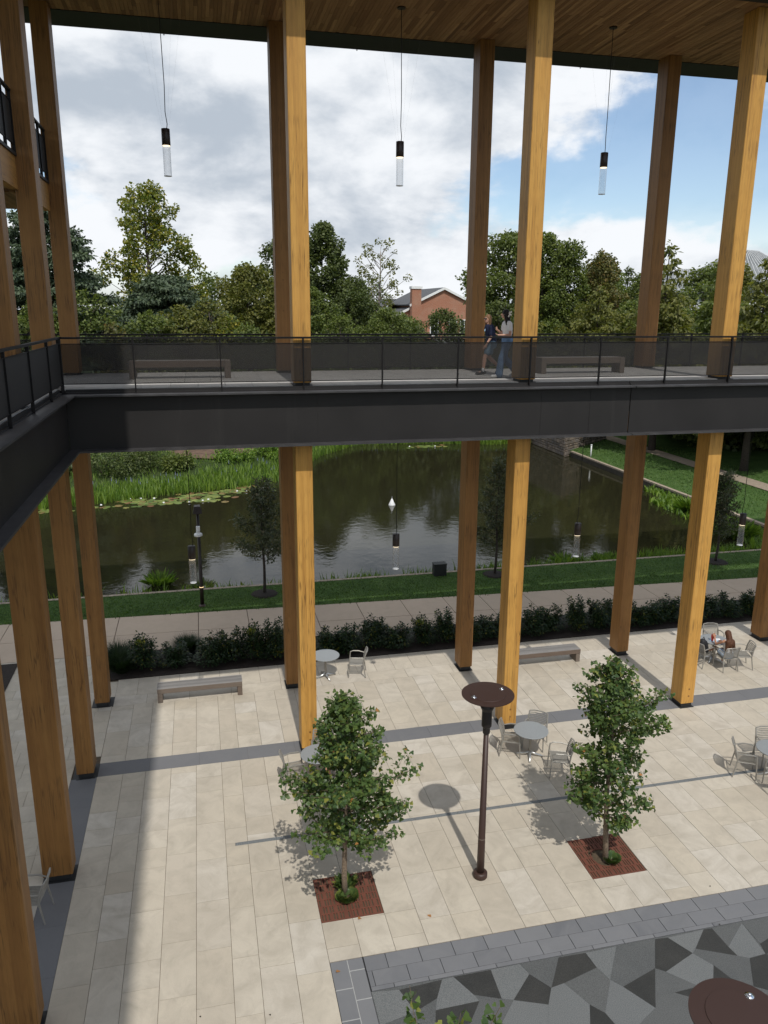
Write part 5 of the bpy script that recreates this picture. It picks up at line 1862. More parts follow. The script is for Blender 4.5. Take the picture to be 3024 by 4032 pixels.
# ================================================================== HEDGE
def shrub_proto(seed, rx, ry, h, n, yellow):
    g = np.random.default_rng(seed)
    t = thing('hedge_shrub', '', 'shrub', (0, 0, 0), group='shrubs of the hedge', local=True)
    nst = 14
    P_, A_, N_ = [], [], []
    st_ = MB()
    for i in range(nst):
        a = g.uniform(0, 2 * PI)
        r0 = g.uniform(0, .12)
        top = Vector((math.cos(a) * rx * g.uniform(.1, .8), math.sin(a) * ry * g.uniform(.1, .8), h * g.uniform(.55, 1.05)))
        p0 = Vector((math.cos(a) * r0, math.sin(a) * r0, 0))
        mid = p0.lerp(top, .5) + Vector((math.cos(a), math.sin(a), 0)) * .06
        st_.path([p0, mid, top], [.010, .007, .003], 4)
        m = n // nst
        tt = g.uniform(.25, 1.04, m)[:, None]
        p0, mid, top = np.array(p0), np.array(mid), np.array(top)
        c = (1 - tt) ** 2 * p0 + 2 * tt * (1 - tt) * mid + tt ** 2 * top
        d = rdir(m, g)
        P_.append(c + d * g.uniform(.02, .20, (m, 1)) * (1.15 - .75 * tt))
        A_.append(d + [0, 0, .15])
        N_.append(rdir(m, g) * .6 + [0, -.1, .8])
    m = n // 3
    d = rdir(m, g)
    d[:, 2] = np.abs(d[:, 2]) * .9
    P_.append(d * [rx, ry, h * .62] * g.uniform(.75, 1.0, (m, 1)) + [0, 0, .12])
    A_.append(d * [1, 1, -.2] + [0, 0, -.2])
    N_.append(d + [0, 0, .4])
    P_, A_, N_ = map(np.concatenate, (P_, A_, N_))
    P_[:, 2] = np.maximum(P_[:, 2], .04)
    st_.build('stems', 'bark_dark', t)
    sz = g.uniform(.055, .10, len(P_))
    link('foliage', leaves('foliage', P_, A_, N_, sz, sz * .62, 'kite'), 'leaf_shrub', t)
    if yellow:
        k = g.choice(len(P_) - m, 60)
        c = P_[k[0]]
        idx = np.argsort(np.linalg.norm(P_[:len(P_) - m] - c, axis=1))[:70]
        link('yellow_sprig', leaves('yellow_sprig', P_[idx] + [0, -.03, .02], A_[idx], N_[idx], .085, .055, 'kite'), 'leaf_yellow', t)
    return t


protos = [shrub_proto(51, .42, .42, .98, 1700, True), shrub_proto(52, .42, .45, .92, 1700, False), shrub_proto(53, .40, .40, 1.06, 1700, True), shrub_proto(54, .45, .42, .86, 1600, False)]
used = [False] * 4
ORD = ['first', 'second', 'third', 'fourth', 'fifth', 'sixth', 'seventh', 'eighth', 'ninth', 'tenth', 'eleventh', 'twelfth', 'thirteenth', 'fourteenth', 'fifteenth', 'sixteenth', 'seventeenth',
       'eighteenth', 'nineteenth', 'twentieth', 'twenty-first', 'twenty-second', 'twenty-third', 'twenty-fourth', 'twenty-fifth', 'twenty-sixth', 'twenty-seventh', 'twenty-eighth', 'twenty-ninth', 'thirtieth', 'thirty-first', 'thirty-second']
hx = [1.22, 2.15, 3.3, 3.95, 4.75, 5.35, 6.15, 7.15, 7.75, 8.65, 9.45, 10.45, 11.25, 12.0, 12.8, 13.6, 14.45, 15.2, 16.15, 17.05, 17.8, 18.6, 19.3, 19.95, 20.8, 21.6, 22.4, 23.3, 24.2, 25.0]
hs = [1.0, .72, .92, 1.05, 1.05, 1.06, .85, .82, .90, .98, .80, .84, .88, .84, .78, .84, .95, .9, .98, 1.02, .9, .8, .76, .85, .82, .84, .82, .88, .88, .86]
hk = [0, 1, 1, 3, 0, 2, 1, 1, 3, 1, 3, 0, 2, 1, 3, 1, 1, 3, 2, 1, 3, 1, 3, 1, 3, 1, 3, 1, 3, 1]
for i, (x, sc_) in enumerate(zip(hx, hs)):
    k = hk[i]
    yel = 'with a yellow sprig ' if k in (0, 2) else ''
    place_copy(protos[k], not used[k], (x, 6.16 + 0.12 * math.sin(i * 2.3), 0.0), (0.9 * i if k not in (0, 2) else 0.5 * math.sin(i)), f'dark green shrub {yel}standing {ORD[i]} from the left in the hedge',
               (1.24 + .08 * math.sin(i), 1.22, sc_ * 1.08))
    used[k] = True
for i, (x, y, r, h, lab) in enumerate([(0.40, 6.6, .42, .75, 'mound of fine dark green grass at the left end of the hedge'), (0.55, 5.95, .34, .62, 'small mound of fine grass nearest the corner column by the hedge'), (2.55, 7.05, .35, .62, 'fine grass behind the second hedge shrub'),
                                       (5.85, 7.05, .32, .6, 'fine grass behind the hedge beside the rear column'), (9.0, 7.0, .3, .5, 'fine grass behind the hedge beyond the lone chair')]):
    tuft((x, y, 0.0), lab, 2600, r * .55, h, 'leaf_grassclump', 'ornamental_grass', 'ornamental grass', 'grass mounds by the hedge', 60 + i, 'blade', 1.0, .010)


# ================================================================== YOUNG MAGNOLIAS BY THE POND
def young_tree(base, H, z0, R_, seed, label, n=5600, extra=()):
    g = random.Random(seed)
    gn = np.random.default_rng(seed)
    t = thing('magnolia_tree', label, 'magnolia tree', base, group='young dark trees on the pond lawn')
    bx, by, bz = base
    tr = MB()
    tp = [(bx + .03 * math.sin(i), by + .03 * math.cos(i * 1.7), bz - .05 + (H * .95) * i / 7) for i in range(8)]
    tr.path(tp, [.062 * (1 - .85 * i / 7) + .004 for i in range(8)], 8)
    tr.build('trunk', 'bark_dark', t, True)
    MB().lathe([(0.55, 0.0), (0.45, 0.045), (0.0, 0.06)], 16, (bx, by, bz + .012)).build('mulch_ring', 'mulch', t)
    br = MB()
    P_, A_, N_ = [], [], []
    ls = [(z0 + (H - z0) * ((i + .5) / 30) ** .9, i * 2.4 + g.gauss(0, .3), None) for i in range(30)]
    for (z, a, L) in ls + list(extra):
        f = (z - z0) / (H - z0)
        if L is None:
            L = R_ * (1.0 - .78 * max(0, f - .12) ** 1.2) * g.uniform(.6, 1.1)
        pts = limb(br, (bx, by, bz + z), (math.cos(a), math.sin(a), .45), max(.15, L), .018 * (1 - .6 * min(1, f)), .004, g, 4, .22)
        m = int(n / 30 * (.3 + .9 * L / R_))
        pp = np.array([tuple(v) for v in pts])
        idx = np.clip(gn.uniform(.15, 1, m) * (len(pp) - 1), 0, len(pp) - 1.001)
        i0 = idx.astype(int)
        fr_ = (idx - i0)[:, None]
        d = rdir(m, gn)
        P_.append(pp[i0] * (1 - fr_) + pp[i0 + 1] * fr_ + d * gn.uniform(.02, .17, (m, 1)))
        A_.append(d + [0, 0, .1])
        N_.append(rdir(m, gn) * .8 + [0, 0, .6])
    br.build('branches', 'bark_dark', t)
    P_, A_, N_ = map(np.concatenate, (P_, A_, N_))
    sz = gn.uniform(.09, .17, len(P_))
    link('crown', leaves('crown', P_ - np.array(base), A_, N_, sz, sz * .5, 'kite'), 'leaf_magnolia', t)
    return t


young_tree((5.50, 12.05, 0.0), 4.5, 1.25, 1.5, 71, 'young dark-leaved tree on the grass left of the rear column, before the pond')
young_tree((15.45, 12.35, 0.0), 4.9, 1.1, 1.45, 72, 'young dark-leaved tree by the pond, half hidden by the middle front column', 5600, ((1.5, .15, 2.2), (1.75, -.2, 1.9)))
young_tree((26.0, 11.9, 0.0), 4.0, 1.1, 1.35, 73, 'young dark-leaved tree by the pond near the right edge')
young_tree((-7.2, 11.9, 0.0), 4.6, 1.2, 1.1, 74, 'young grey-leaved tree by the pond at the left edge')

bx_ = thing('utility_box', 'black metal box on the grass at the pond edge', 'utility box', (13.07, 12.78, 0))
MB().box(12.79, 13.34, 12.60, 12.95, 0.0, 0.53).build('housing', 'base_black', bx_, bevel=.012)
MB().box(12.775, 13.355, 12.585, 12.965, 0.53, 0.56).build('lid', 'eave_steel', bx_)
MB().box(13.33, 13.36, 12.70, 12.80, .25, .29).build('latch', 'black_steel', bx_)

# ================================================================== POND LIFE
bu = thing('pond_float', 'white cone-shaped float mirrored in the middle of the pond', 'float', (14.4, 27.0, WATER_Z))
MB().lathe([(0.16, -.08), (0.205, -.02), (0.205, .03), (0.12, .20), (0.055, .36), (0.03, .40)], 20, (14.4, 27.0, WATER_Z)).build('cone', 'white_paint', bu, True)
MB().path([(14.4, 27, 0.0), (14.37, 27, .08), (14.4, 27, .14), (14.43, 27, .08), (14.4, 27, .0)], .012, 6).build('ring', 'bright_metal', bu)


def blades_stuff(name, label, cat, pts, hgt, width, mat, seed, spread=.6, per=1, kind='blade', knd='stuff'):
    g = np.random.default_rng(seed)
    pos = np.repeat(np.array(pts, float), per, 0)
    n = len(pos)
    pos[:, :2] += g.normal(0, .06, (n, 2))
    a = g.uniform(0, 2 * PI, n)
    al = np.stack([np.cos(a) * spread * g.uniform(.2, 1, n), np.sin(a) * spread * g.uniform(.2, 1, n), np.ones(n)], 1)
    no = np.stack([-np.cos(a), -np.sin(a), np.full(n, .6)], 1)
    H = (hgt if np.ndim(hgt) else np.full(n, hgt)) * g.uniform(.6, 1.15, n)
    me = leaves(name, pos, al, no, H, g.uniform(.7, 1.3, n) * width, kind)
    o = link(name, me, mat)
    return tag(o, label, cat, None, knd)


g = np.random.default_rng(90)
pts = []
for _ in range(13000):
    x = g.uniform(-16, 33)
    fs = far_shore(x)
    wdt = 2.9 if x < 3 else (4.2 if x < 10 else 2.6)
    y = fs + wdt * g.uniform(0, 1) ** 1.3 - 0.5 * g.uniform(0, 1)
    if x > 6 and x < 20 and g.uniform() < .3:
        continue
    pts.append((x, y, max(ground_h(x, y), WATER_Z - .05) if y > fs else WATER_Z))
blades_stuff('reed_bed', 'bright green pickerel reeds along the far pond bank', 'reeds', pts, .68, .055, 'leaf_reed', 91, .55)
fp_ = [(p[0], p[1], p[2] + .55) for p in pts[:14000:38] if p[1] > far_shore(p[0]) + .8]
blades_stuff('reed_flowers', 'pale blue flower spikes standing in the reeds', 'flowers', fp_, .30, .035, 'flower_blue', 92, .08)
pts2 = []
for _ in range(9000):
    x = g.uniform(-18, 36)
    fs = far_shore(x)
    y = fs + g.uniform(2.5, 18)
    if 1.4 < x < 7.6 and y > 41 and g.uniform() < .92:
        continue
    pts2.append((x, y, ground_h(x, y)))
blades_stuff('bank_grass', 'rough bright grass on the slope behind the reeds', 'grass', pts2, .55, .05, 'leaf_reed', 93, .9)
# a mulch clearing with a stone path
mc = MB()
mc.add([(x, y, ground_h(x, y) + .07) for x, y in ((1.6, 41.4), (4.4, 40.6), (7.2, 43.0), (8.6, 50), (3, 51), (-1, 48))], [(0, 1, 2, 3, 4, 5)])
structure('mulch_slope', mc, 'soil')
mc = MB()
mc.add([(x, y, ground_h(x, y) + .10) for x, y in ((-1.0, 45.2), (3.0, 44.6), (6.2, 46.0), (6.2, 47.4), (3, 46.0), (-1, 46.6))], [(0, 1, 2, 3, 4, 5)])
structure('stone_path', mc, 'bluestone')


def lily_patch(cx_, cy_, rx_, ry_, n, seed, label):
    g = random.Random(seed)
    t = thing('water_lily_patch', label, 'water lilies', (cx_, cy_, WATER_Z), group='water lily patches')
    subs = [(g.uniform(-.8, .8), g.uniform(-.75, .75)) for _ in range(9)]
    proto = leaves('lily_pad', np.zeros((1, 3)), np.array([[1., 0, 0]]), np.array([[0, 0, 1.]]), 1.0, 1.0, 'pad')
    proto.materials.append(M['leaf_lily'])
    for i in range(n):
        sx_, sy_ = subs[i % len(subs)]
        r = abs(g.gauss(0, .30))
        a = g.uniform(0, 2 * PI)
        lx, ly = sx_ + r * math.cos(a), sy_ + r * math.sin(a)
        o = D.objects.new('lily_pad', proto)
        COL.objects.link(o)
        o.parent = t
        o.location = (rx_ * lx, ry_ * ly + rx_ * lx * .12, 0.010 + i * .00012)
        o.rotation_euler = (g.gauss(0, .05), g.gauss(0, .05), g.uniform(0, 6.28))
        s_ = g.uniform(.13, .27)
        o.scale = (s_, s_, 1)
    for i in range(max(2, n // 40)):
        a = g.uniform(0, 2 * PI)
        fx, fy = cx_ + rx_ * .7 * math.cos(a), cy_ + ry_ * .7 * math.sin(a)
        MB().lathe([(.02, 0.02), (.07, .06), (.05, .11), (.01, .09)], 8, (fx, fy, WATER_Z)).build('lily_flower', 'white_paint', t)
    return t


lily_patch(1.9, 30.9, 2.7, 1.35, 210, 5, 'largest patch of lily pads behind the pond lamp post')
lily_patch(-0.9, 31.2, 1.0, .5, 34, 6, 'few lily pads left of the largest patch')
lily_patch(6.0, 33.0, 1.7, 1.0, 120, 7, 'patch of green lily pads at the reeds, left of the rear column')
lily_patch(-5.8, 29.6, 1.6, 1.0, 90, 8, 'lily pads seen between the left wing columns')
lily_patch(-3.0, 30.0, .8, .4, 22, 9, 'small yellowish lily pads right of the left corner columns')
lily_patch(22.0, 46.8, 1.8, .6, 46, 10, 'far lily pads under the bridge near the far bank')

# marginal plants along the near bank
g = np.random.default_rng(97)
pts = []
for x0, x1, n, yo in ((-8, 8, 420, .8), (7.8, 13.8, 330, .7), (14, 20, 620, .75), (20, 32.3, 2600, 1.1)):
    for _ in range(n):
        x = g.uniform(x0, x1)
        if math.sin(x * 2.1) + math.sin(x * 5.3 + 1) < -.7:
            continue
        pts.append((x, 13.2 + yo * g.uniform(0, 1) ** 1.6, WATER_Z))
blades_stuff('bank_plants', 'thin marginal plants growing in the water along the near pond edge', 'pond plants', pts, .62, .05, 'leaf_reed', 98, .55)
blades_stuff('bank_weeds', 'dark leafy weeds among the near bank plants', 'pond plants', [p for p in pts[::2]], .40, .11, 'leaf_green', 99, .9, 1, 'kite')
pts = []
for _ in range(1700):
    y = g.uniform(13.4, 27.5)
    x = 32.35 - (g.uniform(0, 1.0) ** 1.5) * (2.2 if y < 24.5 else .8)
    if y > 25 and g.uniform() < .6:
        continue
    pts.append((x, y, WATER_Z))
blades_stuff('corner_plants', 'broad-leaved pickerel plants along the right pond wall', 'pond plants', pts, .50, .12, 'leaf_reed', 100, 1.1)
for i, (x, y, h, n, lab) in enumerate([(1.3, 15.2, .85, 75, 'broad-leaved plant standing in the water left of the hanging lamp'), (3.05, 14.2, .6, 45, 'spiky pond plant right behind the pond lamp post'), (31.3, 21.5, 1.35, 260, 'tall leafy clump at the right pond wall behind the column'),
                                       (30.6, 16.4, 1.3, 300, 'tall leafy clump in the right pond corner'), (19.6, 14.2, .75, 70, 'leafy clump on the near bank right of the rear column'), (21.5, 13.9, .7, 70, 'leafy clump on the near bank, further right')]):
    tuft((x, y, WATER_Z), lab, int(n * 1.7), .42, h * .74, 'leaf_reed' if i != 1 else 'leaf_green', 'pond_plant', 'pond plant', 'leafy clumps in the pond', 110 + i, 'kite', 1.0, .12)

# short lawn blades, so that the grass has an edge
pts = []
for _ in range(26000):
    x = g.uniform(-9, 31)
    y = g.uniform(path_far(x) + .0, 13.0)
    pts.append((x, y, 0.0))
blades_stuff('lawn_blades', 'mown dark green grass of the strip before the pond', 'grass', pts, .075, .03, 'lawn_blades', 120, .8)
pts = []
for _ in range(16000):
    x = g.uniform(32.8, 44)
    if 37.95 < x < 39.4:
        continue
    y = g.uniform(16, 46)
    pts.append((x, y, 0.04 + .02 * (x - 32.7)))
blades_stuff('lawn_blades', 'mown bright grass of the right bank lawn', 'grass', pts, .10, .05, 'lawn_blades', 121, .8)

# ================================================================== STONE WALL
wall = thing('stone_wall', 'rubble stone wall rising from the far right pond corner', 'stone wall', (32, 40, -0.6))
gw = random.Random(31)


def stone_face(p0, p1, z0, z1, out):
    """roughly coursed stones along p0->p1, proud of the wall core by uneven amounts"""
    d = Vector((p1[0] - p0[0], p1[1] - p0[1], 0))
    L = d.length
    d.normalize()
    n = Vector((out[0], out[1], 0)).normalized()
    z = z0
    while z < z1:
        h = gw.choice([.16, .20, .24, .30])
        a = -gw.random() * .3
        while a < L:
            w = gw.uniform(.22, .55) if h < .26 else gw.uniform(.3, .65)
            s, e = max(a, 0.0), min(a + w, L)
            if e - s > .06:
                yield (s + .012, e - .012, z + .012, z + h - .012, gw.uniform(.02, .07))
            a += w
        z += h


def put_stone(p0, p1, out, s, e, za, zb, dep):
    d = Vector((p1[0] - p0[0], p1[1] - p0[1], 0)).normalized()
    n = Vector((out[0], out[1], 0)).normalized()
    j = lambda k=.018: gw.uniform(-k, k)
    A = Vector((p0[0], p0[1], 0))
    q = [(s + abs(j(.03)), za + abs(j(.03))), (e - abs(j(.03)), za + abs(j())), (e - abs(j()), zb - abs(j(.03))), (s + abs(j()), zb - abs(j(.03)))]
    vs = []
    for (u, zz_) in q:
        p = A + d * u
        vs.append((p.x, p.y, zz_))
    cu, cz_ = (s + e) / 2, (za + zb) / 2
    for (u, zz_) in q:
        u2, z2 = cu + (u - cu) * .86, cz_ + (zz_ - cz_) * .82
        p = A + d * u2 + n * (dep + j(.008))
        vs.append((p.x, p.y, z2))
    return MB().add(vs, [(3, 2, 1, 0), (4, 5, 6, 7), (0, 1, 5, 4), (1, 2, 6, 5), (2, 3, 7, 6), (3, 0, 4, 7)])


faces_ = [((32.0, 47.6), (32.0, 40.0), (-1, 0)), ((32.0, 40.0), (38.0, 44.4), (.59, -.81)), ((38.0, 44.4), (38.0, 48.5), (1, 0))]
core = MB()
core.prism([(32.0, 40.0), (38.0, 44.4), (38.0, 50), (32.0, 50)], -1.2, 2.9)
core.build('wall_core', 'joint_dark', wall)
allst = []
for p0, p1, out in faces_:
    for st_ in stone_face(p0, p1, -.55, 2.9, out):
        allst.append((p0, p1, out) + st_)
allst.sort(key=lambda q: q[5])
rest = MB()
for i, q in enumerate(allst):
    sm = put_stone(*q)
    if i < 300:
        sm.build('stone', 'wall_stone', wall)
    else:
        rest.add(sm.v, sm.f)
if rest.v:
    tag(rest.build('upper_stones', 'wall_stone', wall), kind='stuff')
wp = thing('white_post', 'short white pipe standing on the lawn edge before the stone wall', 'post', (32.95, 37.4, .03))
MB().lathe([(.055, -.2), (.055, .92), (.03, .94)], 12, (32.95, 37.4, .03)).build('pipe', 'white_paint', wp, True)
MB().lathe([(.065, .90), (.065, .97), (.01, .975)], 12, (32.95, 37.4, .03)).build('pipe_cap', 'white_paint', wp, True)
gl = thing('garden_lamp_post', 'dark green iron lamp post beside the gravel path on the right', 'lamp post', (40.9, 34.4, .15))
MB().lathe([(.24, 0), (.24, .12), (.17, .25), (.14, .7), (.10, .9), (.075, 1.1)], 14, (40.9, 34.4, .15)).build('base', 'green_iron', gl, True)
MB().lathe([(.07, 1.0), (.05, 3.4)], 12, (40.9, 34.4, .15)).build('pole', 'green_iron', gl, True)
MB().lathe([(.08, 3.4), (.2, 3.5), (.24, 3.95), (.05, 4.15)], 14, (40.9, 34.4, .15)).build('lantern', 'green_iron', gl, True)


# ================================================================== FAR TREES
def crown_clumps(name, clumps, mat, t, n_per_m2=26, size=.26, kind='clump', seed=0, droop=0.0, base=(0, 0, 0), fill=.30):
    """leafy clumps: (centre, radii) ; leaves sit on the shell of every clump and loosely inside"""
    g = np.random.default_rng(seed)
    P_, A_, N_ = [], [], []
    for c, r in clumps:
        r = np.array(r)
        area = 4 * PI * ((r[0] * r[1]) ** 1.6 / 3 + (r[0] * r[2]) ** 1.6 / 3 + (r[1] * r[2]) ** 1.6 / 3) ** (1 / 1.6)
        m = int(area * n_per_m2) + 6
        d = rdir(m, g)
        rr = np.where(g.uniform(size=m) < fill, g.uniform(.3, .85, m), g.normal(.97, .10, m))[:, None]
        lump = 1 + .20 * np.sin(d[:, 0:1] * 5 + c[0] * 3) * np.cos(d[:, 2:3] * 6 + c[2]) + .1 * np.sin(d[:, 1:2] * 9)
        P_.append(np.array(c) + d * r * rr * lump)
        A_.append(d * [1, 1, .6] + rdir(m, g) * .8 + [0, 0, -droop])
        N_.append(d * .8 + rdir(m, g) * .7 + [0, 0, .5])
    P_, A_, N_ = map(np.concatenate, (P_, A_, N_))
    s_ = g.uniform(.65, 1.35, len(P_)) * size
    w_ = s_ * {'clump': .85, 'kite': .6, 'needle': .16, 'blade': .25}[kind]
    return link(name, leaves(name, P_ - np.array(base), A_, N_, s_, w_, kind), mat, t)


def far_tree(base, H, seed, label, cat, mat, shape='round', R_=5.0, z0=2.5, nclump=26, size=.27, dens=26, bark='bark_dark', gap=1.0, name='broadleaf_tree', cl=1.0, limbs=True, group=None, flat=.8):
    g = random.Random(seed)
    R_, nclump, cl = R_ * 1.10, int(nclump * 2.1), cl * 0.84
    size, dens = size * .92, dens * 1.08
    bz = ground_h(base[0], base[1])
    base = (base[0], base[1], bz)
    t = thing(name, label, cat, base, group=group)
    bx, by, _ = base
    tk = MB()
    wob = lambda f: (bx + .35 * math.sin(f * 3 + seed), by + .3 * math.cos(f * 2.5 + seed))
    tk.path([(*wob(i / 7), bz - .3 + H * .93 * i / 7) for i in range(8)], [max(.05, (.022 * H) * (1 - i / 7.3)) for i in range(8)], 8)
    tk.build('trunk', bark, t, True)
    br = MB()
    clumps = []
    for i in range(nclump):
        f = (i + g.random() * .8) / nclump
        z = z0 + (H - z0) * f
        if shape == 'round':
            prof = math.sqrt(max(.03, 1 - (2 * f - .86) ** 2 / 1.35))
        elif shape == 'tall':
            prof = (1 - .75 * f ** 1.6)
        elif shape == 'cone':
            prof = (1.02 - f) ** .85
        elif shape == 'vase':
            prof = .45 + .75 * f if f < .62 else 1.3 * math.sqrt(max(.04, 1 - ((f - .45) / .58) ** 2))
        else:
            prof = .8
        a = i * 2.399 + g.gauss(0, .5)
        rad = R_ * prof * g.uniform(.35, 1.0) * gap
        ck = R_ * .34 * cl * (g.uniform(.7, 1.25)) * (1 - .45 * f)
        cpos = (bx + rad * math.cos(a) * .92, by + rad * math.sin(a) * .92, bz + z - ck * .4)
        clumps.append((cpos, (ck, ck, ck * flat)))
        if limbs:
            zs = max(z0 * .7, z - rad * .75)
            br.path([(*wob(zs / H), bz + zs), ((bx + cpos[0]) / 2, (by + cpos[1]) / 2, bz + (zs + z) / 2 - .1), cpos], [max(.03, .009 * H * (1 - f)), .05, .02], 4)
    top = (bx, by, bz + H - R_ * .16 * cl)
    clumps.append((top, (R_ * .18 * cl, R_ * .18 * cl, R_ * .2 * cl)))
    if br.v:
        br.build('limbs', bark, t)
    crown_clumps('crown', clumps, mat, t, dens, size, 'clump' if name == 'broadleaf_tree' else 'kite', seed, .25, base)
    return t


def tz(xyz):   # height above local ground for a wanted top height
    return xyz[2] - ground_h(xyz[0], xyz[1])


def conifer(base, top, seed, label, mat, R_, name='cypress_tree', cat='cypress tree', z0=1.5, size=.42, dens=15, layers=24, power=.8, group='bald cypress trees', flat=.42):
    """drooping feathery sprays in layers"""
    g = random.Random(seed)
    R_, dens = R_ * 1.38, dens * 1.15
    bz = ground_h(base[0], base[1])
    b = (base[0], base[1], bz)
    H = top - bz
    t = thing(name, label, cat, b, group=group)
    MB().path([(b[0], b[1], bz - .3 + H * i / 5) for i in range(6)], [max(.03, .02 * H * (1 - i / 5.05)) for i in range(6)], 8).build('trunk', 'bark_dark', t, True)
    br = MB()
    clumps = []
    for i in range(layers):
        f = (i + .5 * g.random()) / layers
        z = z0 + (H - z0) * f
        rr = R_ * (1.03 - f) ** power
        k = max(2, int(6 * (1.1 - f)))
        for q in range(k):
            a = q * 2 * PI / k + i * 1.1 + g.gauss(0, .25)
            L = rr * g.uniform(.55, 1.1)
            p1 = (b[0] + L * math.cos(a), b[1] + L * math.sin(a), bz + z - L * .12)
            br.path([(b[0], b[1], bz + z), p1], [.05 * (1 - f) + .012, .01], 4)
            for s_ in (.55, .95):
                ck = max(.22, rr * .33) * g.uniform(.7, 1.1)
                clumps.append(((b[0] + L * s_ * math.cos(a), b[1] + L * s_ * math.sin(a), bz + z - L * .12 * s_ + .05), (ck, ck, ck * flat)))
    clumps.append(((b[0], b[1], bz + H - .25), (.18, .18, .5)))
    br.build('limbs', 'bark_dark', t)
    crown_clumps('crown', clumps, mat, t, dens, size, 'kite', seed, .7, b, .2)
    return t


# big cedar at the left
def cedar(base, top, seed, label):
    g = random.Random(seed)
    bz = ground_h(base[0], base[1])
    b = (base[0], base[1], bz)
    H = top - bz
    t = thing('cedar_tree', label, 'cedar tree', b)
    MB().path([(b[0], b[1], bz - .3 + H * i / 5) for i in range(6)], [max(.05, .55 * (1 - i / 5.1)) for i in range(6)], 10).build('trunk', 'bark_dark', t, True)
    br = MB()
    clumps = []
    nb = 52
    for i in range(nb):
        f = (i + g.random()) / nb
        z = 4.0 + (H - 4.6) * f
        a = i * 2.399 + g.gauss(0, .3)
        L = (9.2 * (1 - f) ** .75 + .5) * g.uniform(.65, 1.05)
        rise = .12 * L
        p0 = (b[0], b[1], bz + z)
        p1 = (b[0] + L * .5 * math.cos(a), b[1] + L * .5 * math.sin(a), bz + z + rise)
        p2 = (b[0] + L * math.cos(a), b[1] + L * math.sin(a), bz + z + rise * .5)
        br.path([p0, p1, p2], [.16 * (1 - f) + .03, .08 * (1 - f) + .02, .015], 5)
        m = max(3, int(L * 1.5))
        for q in range(m):
            s_ = .22 + .78 * (q + g.random()) / m
            w = (.45 + .75 * math.sin(min(1, s_ * 1.1) * PI * .62)) * (.55 + .05 * L)
            zc = bz + z + rise * (2 * s_ if s_ < .5 else 1.5 - s_) - .1
            clumps.append(((b[0] + L * s_ * math.cos(a) + g.gauss(0, .25), b[1] + L * s_ * math.sin(a) + g.gauss(0, .25), zc), (w * 1.25, w * 1.25, w * .26)))
    br.build('limbs', 'bark_dark', t)
    crown_clumps('crown', clumps, 'leaf_cedar', t, 26, .36, 'kite', seed, .55, b, .25)
    return t


cedar((-9.0, 56), 20.6, 201, 'large blue-green cedar with flat spreading boughs at the left')
cedar((0.6, 62), 14.6, 202, 'lower cedar with a drooping bough under the tall yellow-green tree')
far_tree((-1.2, 76), 21.6, 203, 'tall airy yellow-green tree standing above all the others on the left', 'tree', 'leaf_yellow', 'round', 5.4, 5.0, 54, .30, 17, 'bark_dark', 1.0, cl=.72)
far_tree((2.9, 66), 12.6, 204, 'small yellow-topped tree right of the tall yellow-green one', 'tree', 'leaf_yellow', 'round', 2.6, 4, 16, .26, 22)
far_tree((5.6, 92), 12.8, 231, 'distant grey-green tree left of the round dark tree', 'tree', 'leaf_green', 'round', 3.6, 3, 18, .3, 18)
for i, (x, y, top, r, mat, lab) in enumerate([(-5.6, 52, 12.4, 3.6, 'leaf_green', 'mid-green bushy tree under the cedar at the left'), (-3.2, 50, 9.8, 1.8, 'leaf_rust', 'small olive-brown tree in front of the cedar'), (-0.6, 54, 10.6, 3.2, 'leaf_green', 'bright bushy tree below the tall yellow-green one'),
                                              (2.2, 56, 11.3, 3.0, 'leaf_olive', 'olive bushy tree left of the round dark tree'), (4.6, 58, 11.8, 2.8, 'leaf_olive', 'small pale tree next to the round dark tree'), (-8.6, 50, 11.4, 3.2, 'leaf_green', 'bushy tree seen between the left columns'),
                                              (6.2, 57, 10.4, 2.4, 'leaf_yellow', 'yellowish shrub tree before the round dark tree'), (8.0, 54, 9.6, 2.6, 'leaf_green', 'low bright tree just left of the sunlit column'), (-13.5, 54, 13.5, 3.6, 'leaf_deep', 'dark tree at the left edge behind the columns')]):
    far_tree((x, y), top - ground_h(x, y), 210 + i, lab, 'tree', mat, 'round', r, 1.5, 24, .23, 26, limbs=True, group='bushy trees behind the pond')
far_tree((8.9, 71), 13.8, 221, 'round dark green tree left of the sunlit column', 'tree', 'leaf_olive', 'round', 4.6, 2.5, 34, .28, 24)
far_tree((13.2, 78), 17.4, 222, 'tree behind the sunlit column with twigs on its left', 'tree', 'leaf_deep', 'round', 4.2, 3, 26, .30, 20)
far_tree((19.6, 86), 19.6, 223, 'tall dark tree with a narrow top right of the sunlit column', 'tree', 'leaf_deep', 'tall', 5.6, 3.0, 46, .32, 21, cl=.85)
far_tree((22.6, 82), 13.2, 224, 'dark tree leaning right below the narrow top', 'tree', 'leaf_deep', 'round', 3.8, 3, 26, .3, 22)
far_tree((27.6, 90), 18.0, 225, 'sparse tree with bare limbs and a long bough toward the chimney', 'tree', 'leaf_olive', 'vase', 4.2, 5.0, 26, .28, 11, 'bark_pale', 1.0, cl=.56)
far_tree((32.6, 118), 13.8, 226, 'tiny far tree top behind the brick house', 'tree', 'leaf_green', 'round', 3.2, 4, 14, .34, 10)
far_tree((17.2, 60), 10.0, 227, 'leafy green tree left of the low dome-shaped tree', 'tree', 'leaf_green', 'round', 3.2, 1.5, 26, .22, 26)
far_tree((21.9, 61), 10.6, 228, 'low dome-shaped fresh green tree in front of the brick house', 'tree', 'leaf_green', 'round', 3.4, 1.2, 34, .18, 40, cl=1.1)
